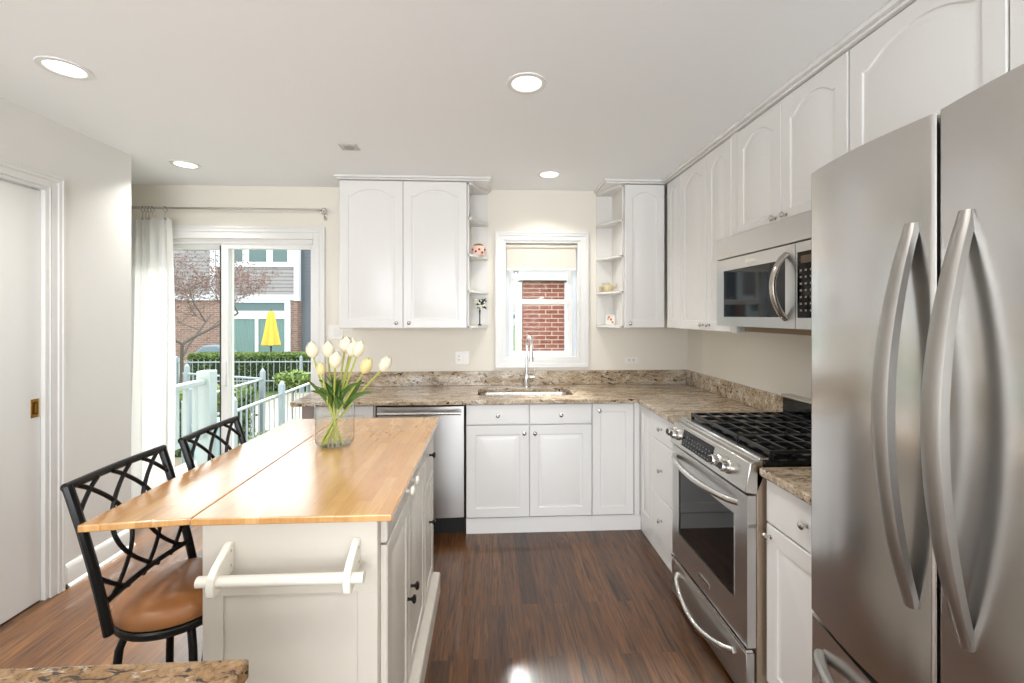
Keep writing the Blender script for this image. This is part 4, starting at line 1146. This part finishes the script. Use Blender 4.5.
MB().box(1.9, 3.0, BYY-.03, BYY-.002, .6, 1.8).build('side_window', M['outwhite'], o)
b = MB(); b.box(1.285, 1.42, BYY-.05, BYY-.001, GZ, 2.05); b.build('downspout', M['outwhite'], o)
o = thing('sided_house', 'white-sided wall with green-curtained window behind the brick corner', 'house', (0, 9.5, GZ))
s = MB(); clap(s, -1.5, .56, 1.5, 5, 9.5, .13); s.box(-1.5, .56, 9.56, 12, GZ, 5); s.build('siding', mat('white_siding', lin(190,192,196), .8), o)
w = MB(); w.box(-.6, .56, 9.44, 9.5, 1.27, 1.42); w.box(.40, .46, 9.44, 9.5, GZ, 1.5); w.box(-.6, .56, 9.44, 9.5, 1.62, 1.75); wf = w.build('window_frame', M['outwhite'], o)
MB().box(-.6, .56, 9.50, 9.505, 1.42, 1.62).build('transom_pane', mat('dark_teal_glass', lin(84,112,112), .2), wf)
MB().box(-.6, .56, 9.50, 9.505, GZ+.2, 1.27).build('curtained_pane', mat('green_curtain', lin(150,178,148), .8), wf)
random.seed(3)
def foliage(parent, name, c, r, n, leaf, m_, seed=0, box=True):
    """leaf cards filling the surface and inside of an ellipsoid or box"""
    rnd = random.Random(seed); mb = MB()
    for k in range(n):
        if box:
            p = Vector([rnd.uniform(-1, 1) for _ in range(3)]); ax = rnd.randrange(3)
            p[ax] = (1 if rnd.random() < .6 else -1)*rnd.uniform(.82, 1.05)
            if ax != 2 and rnd.random() < .3: p = Vector((rnd.uniform(-1,1), rnd.uniform(-1,1), rnd.uniform(.85,1.1)))
        else:
            p = Vector([rnd.gauss(0, 1) for _ in range(3)]).normalized()*rnd.uniform(.6, 1.05)
        q = Vector((c[0]+p[0]*r[0], c[1]+p[1]*r[1], c[2]+p[2]*r[2]))
        u = Vector([rnd.gauss(0,1) for _ in range(3)]).normalized(); w_ = u.cross(Vector([rnd.gauss(0,1) for _ in range(3)])).normalized()
        l = leaf*rnd.uniform(.6, 1.3)
        mb.add([q-u*l, q-w_*l*.45, q+u*l, q+w_*l*.45], [(0,1,2,3)])
    return mb.build(name, m_, parent)
def hedge(label, x0, x1, y0, y1, z0, z1, n, leaf, seed, mats=('hedge', 'hedgel')):
    o = thing('hedge', label, 'hedge', ((x0+x1)/2, (y0+y1)/2, z0))
    c = ((x0+x1)/2, (y0+y1)/2, (z0+z1)/2); r = ((x1-x0)/2, (y1-y0)/2, (z1-z0)/2)
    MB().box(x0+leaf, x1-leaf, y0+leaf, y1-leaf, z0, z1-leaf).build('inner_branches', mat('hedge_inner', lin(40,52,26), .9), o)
    foliage(o, 'foliage', c, r, n, leaf, M[mats[0]], seed)
    foliage(o, 'sun_tint_leaves', (c[0], c[1], z1-.01), (r[0], r[1], .05), n//3, leaf, M[mats[1]], seed+1)  # lighter leaf colour along the top stands in for sunlight
    return o
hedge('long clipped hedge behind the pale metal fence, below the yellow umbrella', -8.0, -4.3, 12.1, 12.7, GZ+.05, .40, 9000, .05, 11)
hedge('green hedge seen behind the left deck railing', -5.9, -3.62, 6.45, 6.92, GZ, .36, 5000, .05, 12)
# shrub with white blossom beside mullion
o = thing('flowering_shrub', 'leafy shrub with white blossoms just right of the deck railing post', 'shrub', (-3.76, 6.1, GZ))
foliage(o, 'foliage', (-3.76, 6.1, .15), (.2, .3, .42), 1800, .045, M['hedgel'], 21, False)
foliage(o, 'inner_foliage', (-3.76, 6.1, .1), (.16, .22, .36), 900, .05, M['hedge'], 22, False)
fl = MB(); rnd = random.Random(4)
for k in range(30):
    p = Vector([rnd.gauss(0,1) for _ in range(3)]).normalized(); fl.sphere((-3.76+p.x*.2, 6.1-abs(p.y)*.3, .12+p.z*.38), .024, n=7, m=4)
fl.build('blossoms', M['outwhite'], o); MB().tube([(-3.76,6.1,GZ),(-3.76,6.1,.05)], .03, 8).build('stem', M['bark'], o)
o = thing('leafy_sapling', 'small bright green leafy sapling by the fence, left of the tulips', 'shrub', (-3.05, 7.0, GZ))
foliage(o, 'foliage', (-3.05, 7.0, .50), (.30, .16, .12), 700, .045, M['hedgel'], 31, False)
MB().tube([(-3.05,7.0,GZ),(-3.06,7.0,.0),(-3.05,7.0,.5)], .015, 8).build('stem', M['bark'], o)
o = thing('flower_bed_shrub', 'low grey-green planting along the foot of the metal railing', 'shrub', (-3.1, 5.6, GZ))
foliage(o, 'foliage', (-3.1, 6.1, GZ+.22), (.18, .6, .24), 900, .035, mat('grey_green_leaf', lin(120,132,100), .8), 41, False)
MB().tube([(-3.1,6.3,GZ),(-3.1,6.3,GZ+.2)], .02, 8).build('stem', M['bark'], o)

# metal fences
def metal_fence(label, p0, p1, ztop, zbot, sp=.115, posts=(), spike=True, slope=0.0):
    p0 = Vector(p0); p1 = Vector(p1); L = (p1-p0).length; d = (p1-p0).normalized()
    o = thing('metal_fence', label, 'fence', (p0.x, p0.y, GZ))
    zz = lambda s: slope*s
    for z in (ztop, zbot):
        MB().tube([(p0.x, p0.y, z), (p1.x, p1.y, z+zz(L))], .018, 6).build('rail', M['fencemetal'], o)
    pk = MB(); n = int(L/sp)
    for k in range(n+1):
        s = k*L/n; q = p0+d*s
        top = ztop+zz(s)+(.07 if spike else 0)
        pk.tube([(q.x, q.y, GZ+.01), (q.x, q.y, top)], .009, 6)
    pk.build('pickets', M['fencemetal'], o)
    for s in posts:
        q = p0+d*s; ps = MB().box(q.x-.03, q.x+.03, q.y-.03, q.y+.03, GZ, ztop+zz(s)+.12)
        ps.lathe([(0,.05),(.02,.035),(.035,0),(0,0)], (q.x, q.y, ztop+zz(s)+.12), 8); ps.build('post', M['fencemetal'], o)
    return o
metal_fence('pale metal picket fence crossing in front of the long hedge', (-8.2, 11.9), (-4.2, 11.9), .26, -.24, .145, posts=(.05, 3.22, 3.95))
metal_fence('nearer metal railing running away along the garden path', (-2.60, 4.5), (-2.60, 7.6), .50, -.42, .115, posts=(.1, 1.15, 2.2, 3.1), spike=False)
metal_fence('farther metal railing on the other side of the garden path', (-3.5, 5.2), (-3.5, 7.0), .50, -.42, .115, posts=(.1, 1.78), spike=False)
metal_fence('short metal railing returning left from the far railing post', (-3.56, 7.03), (-5.2, 7.75), .50, -.42, .12, posts=(1.7,), spike=False)
# deck railing
o = thing('deck_railing', 'pale painted wooden deck railing just outside the left door panel', 'railing', (-2.83, 4.1, -.02))
XR = -2.835
MB().box(XR-.065, XR+.065, 4.50, 4.63, GZ, .93).build('post', M['railpaint'], o, bevel=.008)
MB().box(XR-.065, XR+.065, 3.80, 3.93-.02, GZ, .93).build('post', M['railpaint'], o, bevel=.008)
MB().box(XR-.035, XR+.035, 3.91, 4.50, .80, .855).build('handrail', M['railpaint'], o, bevel=.012)
MB().box(XR-.02, XR+.02, 3.91, 4.50, .27, .32).build('bottom_rail', M['railpaint'], o, bevel=.004)
for y in (4.0, 4.13, 4.26, 4.39): MB().box(XR-.018, XR+.018, y-.018, y+.018, .32, .80).build('baluster', M['railpaint'], o)
o = thing('utility_box', 'pale blue-grey plastic bin beneath the flowering shrub', 'bin', (-3.15, 5.15, GZ))
MB().box(-3.28, -3.02, 5.05, 5.35, GZ, .24).build('bin_body', mat('bin_blue', lin(140,170,180), .5), o, bevel=.02)
MB().box(-3.30, -3.0, 5.03, 5.37, .245, .28).build('lid', mat('bin_lid', lin(120,150,162), .5), o, bevel=.01)
# yellow umbrella
o = thing('patio_umbrella', 'closed yellow patio umbrella standing behind the long hedge', 'umbrella', (-6.43, 13.3, GZ))
um = MB(); vs_ = []; n = 24; prof = [(.02,1.62),(.07,1.60),(.10,1.45),(.15,1.1),(.20,.80),(.235,.62),(.20,.60),(.03,.62)]
for (r_, z) in prof:
    for k in range(n):
        a = 2*PI*k/n; rr_ = r_*(1+.24*math.cos(6*a)); vs_.append((-6.43+rr_*math.cos(a), 13.3+rr_*math.sin(a), z))
um.add(vs_, [[i*n+k, i*n+(k+1)%n, (i+1)*n+(k+1)%n, (i+1)*n+k] for i in range(len(prof)-1) for k in range(n)], False)
um.build('canopy', M['yellow'], o)
MB().tube([(-6.43,13.3,GZ),(-6.43,13.3,1.66)], .028, 8).build('pole', mat('dark_pole', lin(60,60,60), .5), o)
MB().lathe([(0,0),(.25,0),(.25,.05),(.05,.08),(0,.08)], (-6.43,13.3,GZ), 20).build('base', mat('base_grey', lin(90,90,90), .7), o)
# covered grill + little white fence in the far left
o = thing('covered_grill', 'barbecue grill under a blue-grey cover beyond the hedge', 'grill', (-7.9, 13.0, GZ))
MB().prism([(-8.55, GZ), (-7.35, GZ), (-7.35, .25), (-7.5, .42), (-7.75, .62), (-8.15, .62), (-8.4, .42), (-8.55, .25)], 12.95, 13.5, axis='y').build('cover', mat('grill_cover', lin(112,128,136), .8), o, bevel=.03)
o = thing('picket_fence', 'low white picket fence in front of the covered grill', 'fence', (-8.4, 12.5, GZ))
MB().box(-11.3, -8.3, 12.38, 12.42, .20, .25).build('rail', M['outwhite'], o); MB().box(-11.3, -8.3, 12.38, 12.42, -.3, -.25).build('rail', M['outwhite'], o)
pk = MB()
for k in range(25): pk.box(-11.3+k*.12, -11.25+k*.12, 12.34, 12.38, GZ, .34)
pk.build('pickets', M['outwhite'], o)
# budding tree
o = thing('budding_tree', 'bare young tree with reddish buds outside the left glass panel', 'tree', (-6.06, 9.0, GZ))
rnd = random.Random(9); tips = []; tb = MB()
def branch(p, d, L, r, depth):
    P = [p]; q = Vector(p); dd = Vector(d)
    for k in range(5):
        dd = (dd+Vector((rnd.uniform(-.16,.16), rnd.uniform(-.14,.14), rnd.uniform(-.09,.10)))).normalized(); q = q+dd*L/5; P.append(tuple(q))
    tb.tube(P, [r*(1-.09*k) for k in range(6)], 6 if depth < 3 else 4)
    if depth >= 3: tips.extend(P[1:])
    if depth < 6:
        for k in range(3 if depth < 5 else 2):
            i = rnd.choice((2,3,4,5)) if depth else (5,5,4)[k]
            nd = (Vector(P[i])-Vector(P[i-1])).normalized()
            side = Vector((rnd.uniform(-1,1), rnd.uniform(-.8,.8), rnd.uniform(-.1,.5))).normalized()
            branch(P[i], (nd*.7+side*1.0).normalized(), L*rnd.uniform(.62,.85), r*.52, depth+1)
branch((-6.06, 9.0, GZ), (0,0,1), 1.6, .055, 0)
tb.build('trunk', M['bark'], o)
bd = MB()
for p in tips:
    for k in range(2):
        q = Vector(p)+Vector([rnd.uniform(-.08,.08) for _ in range(3)]); u = Vector([rnd.gauss(0,1) for _ in range(3)]).normalized(); w_ = u.orthogonal().normalized(); l = rnd.uniform(.010,.022)
        bd.add([q-u*l, q-w_*l*.6, q+u*l, q+w_*l*.6], [(0,1,2,3)])
bd.build('buds', M['bud'], o)

# tidy helper property
for ob in bpy.data.objects:
    if '_o' in ob: del ob['_o']
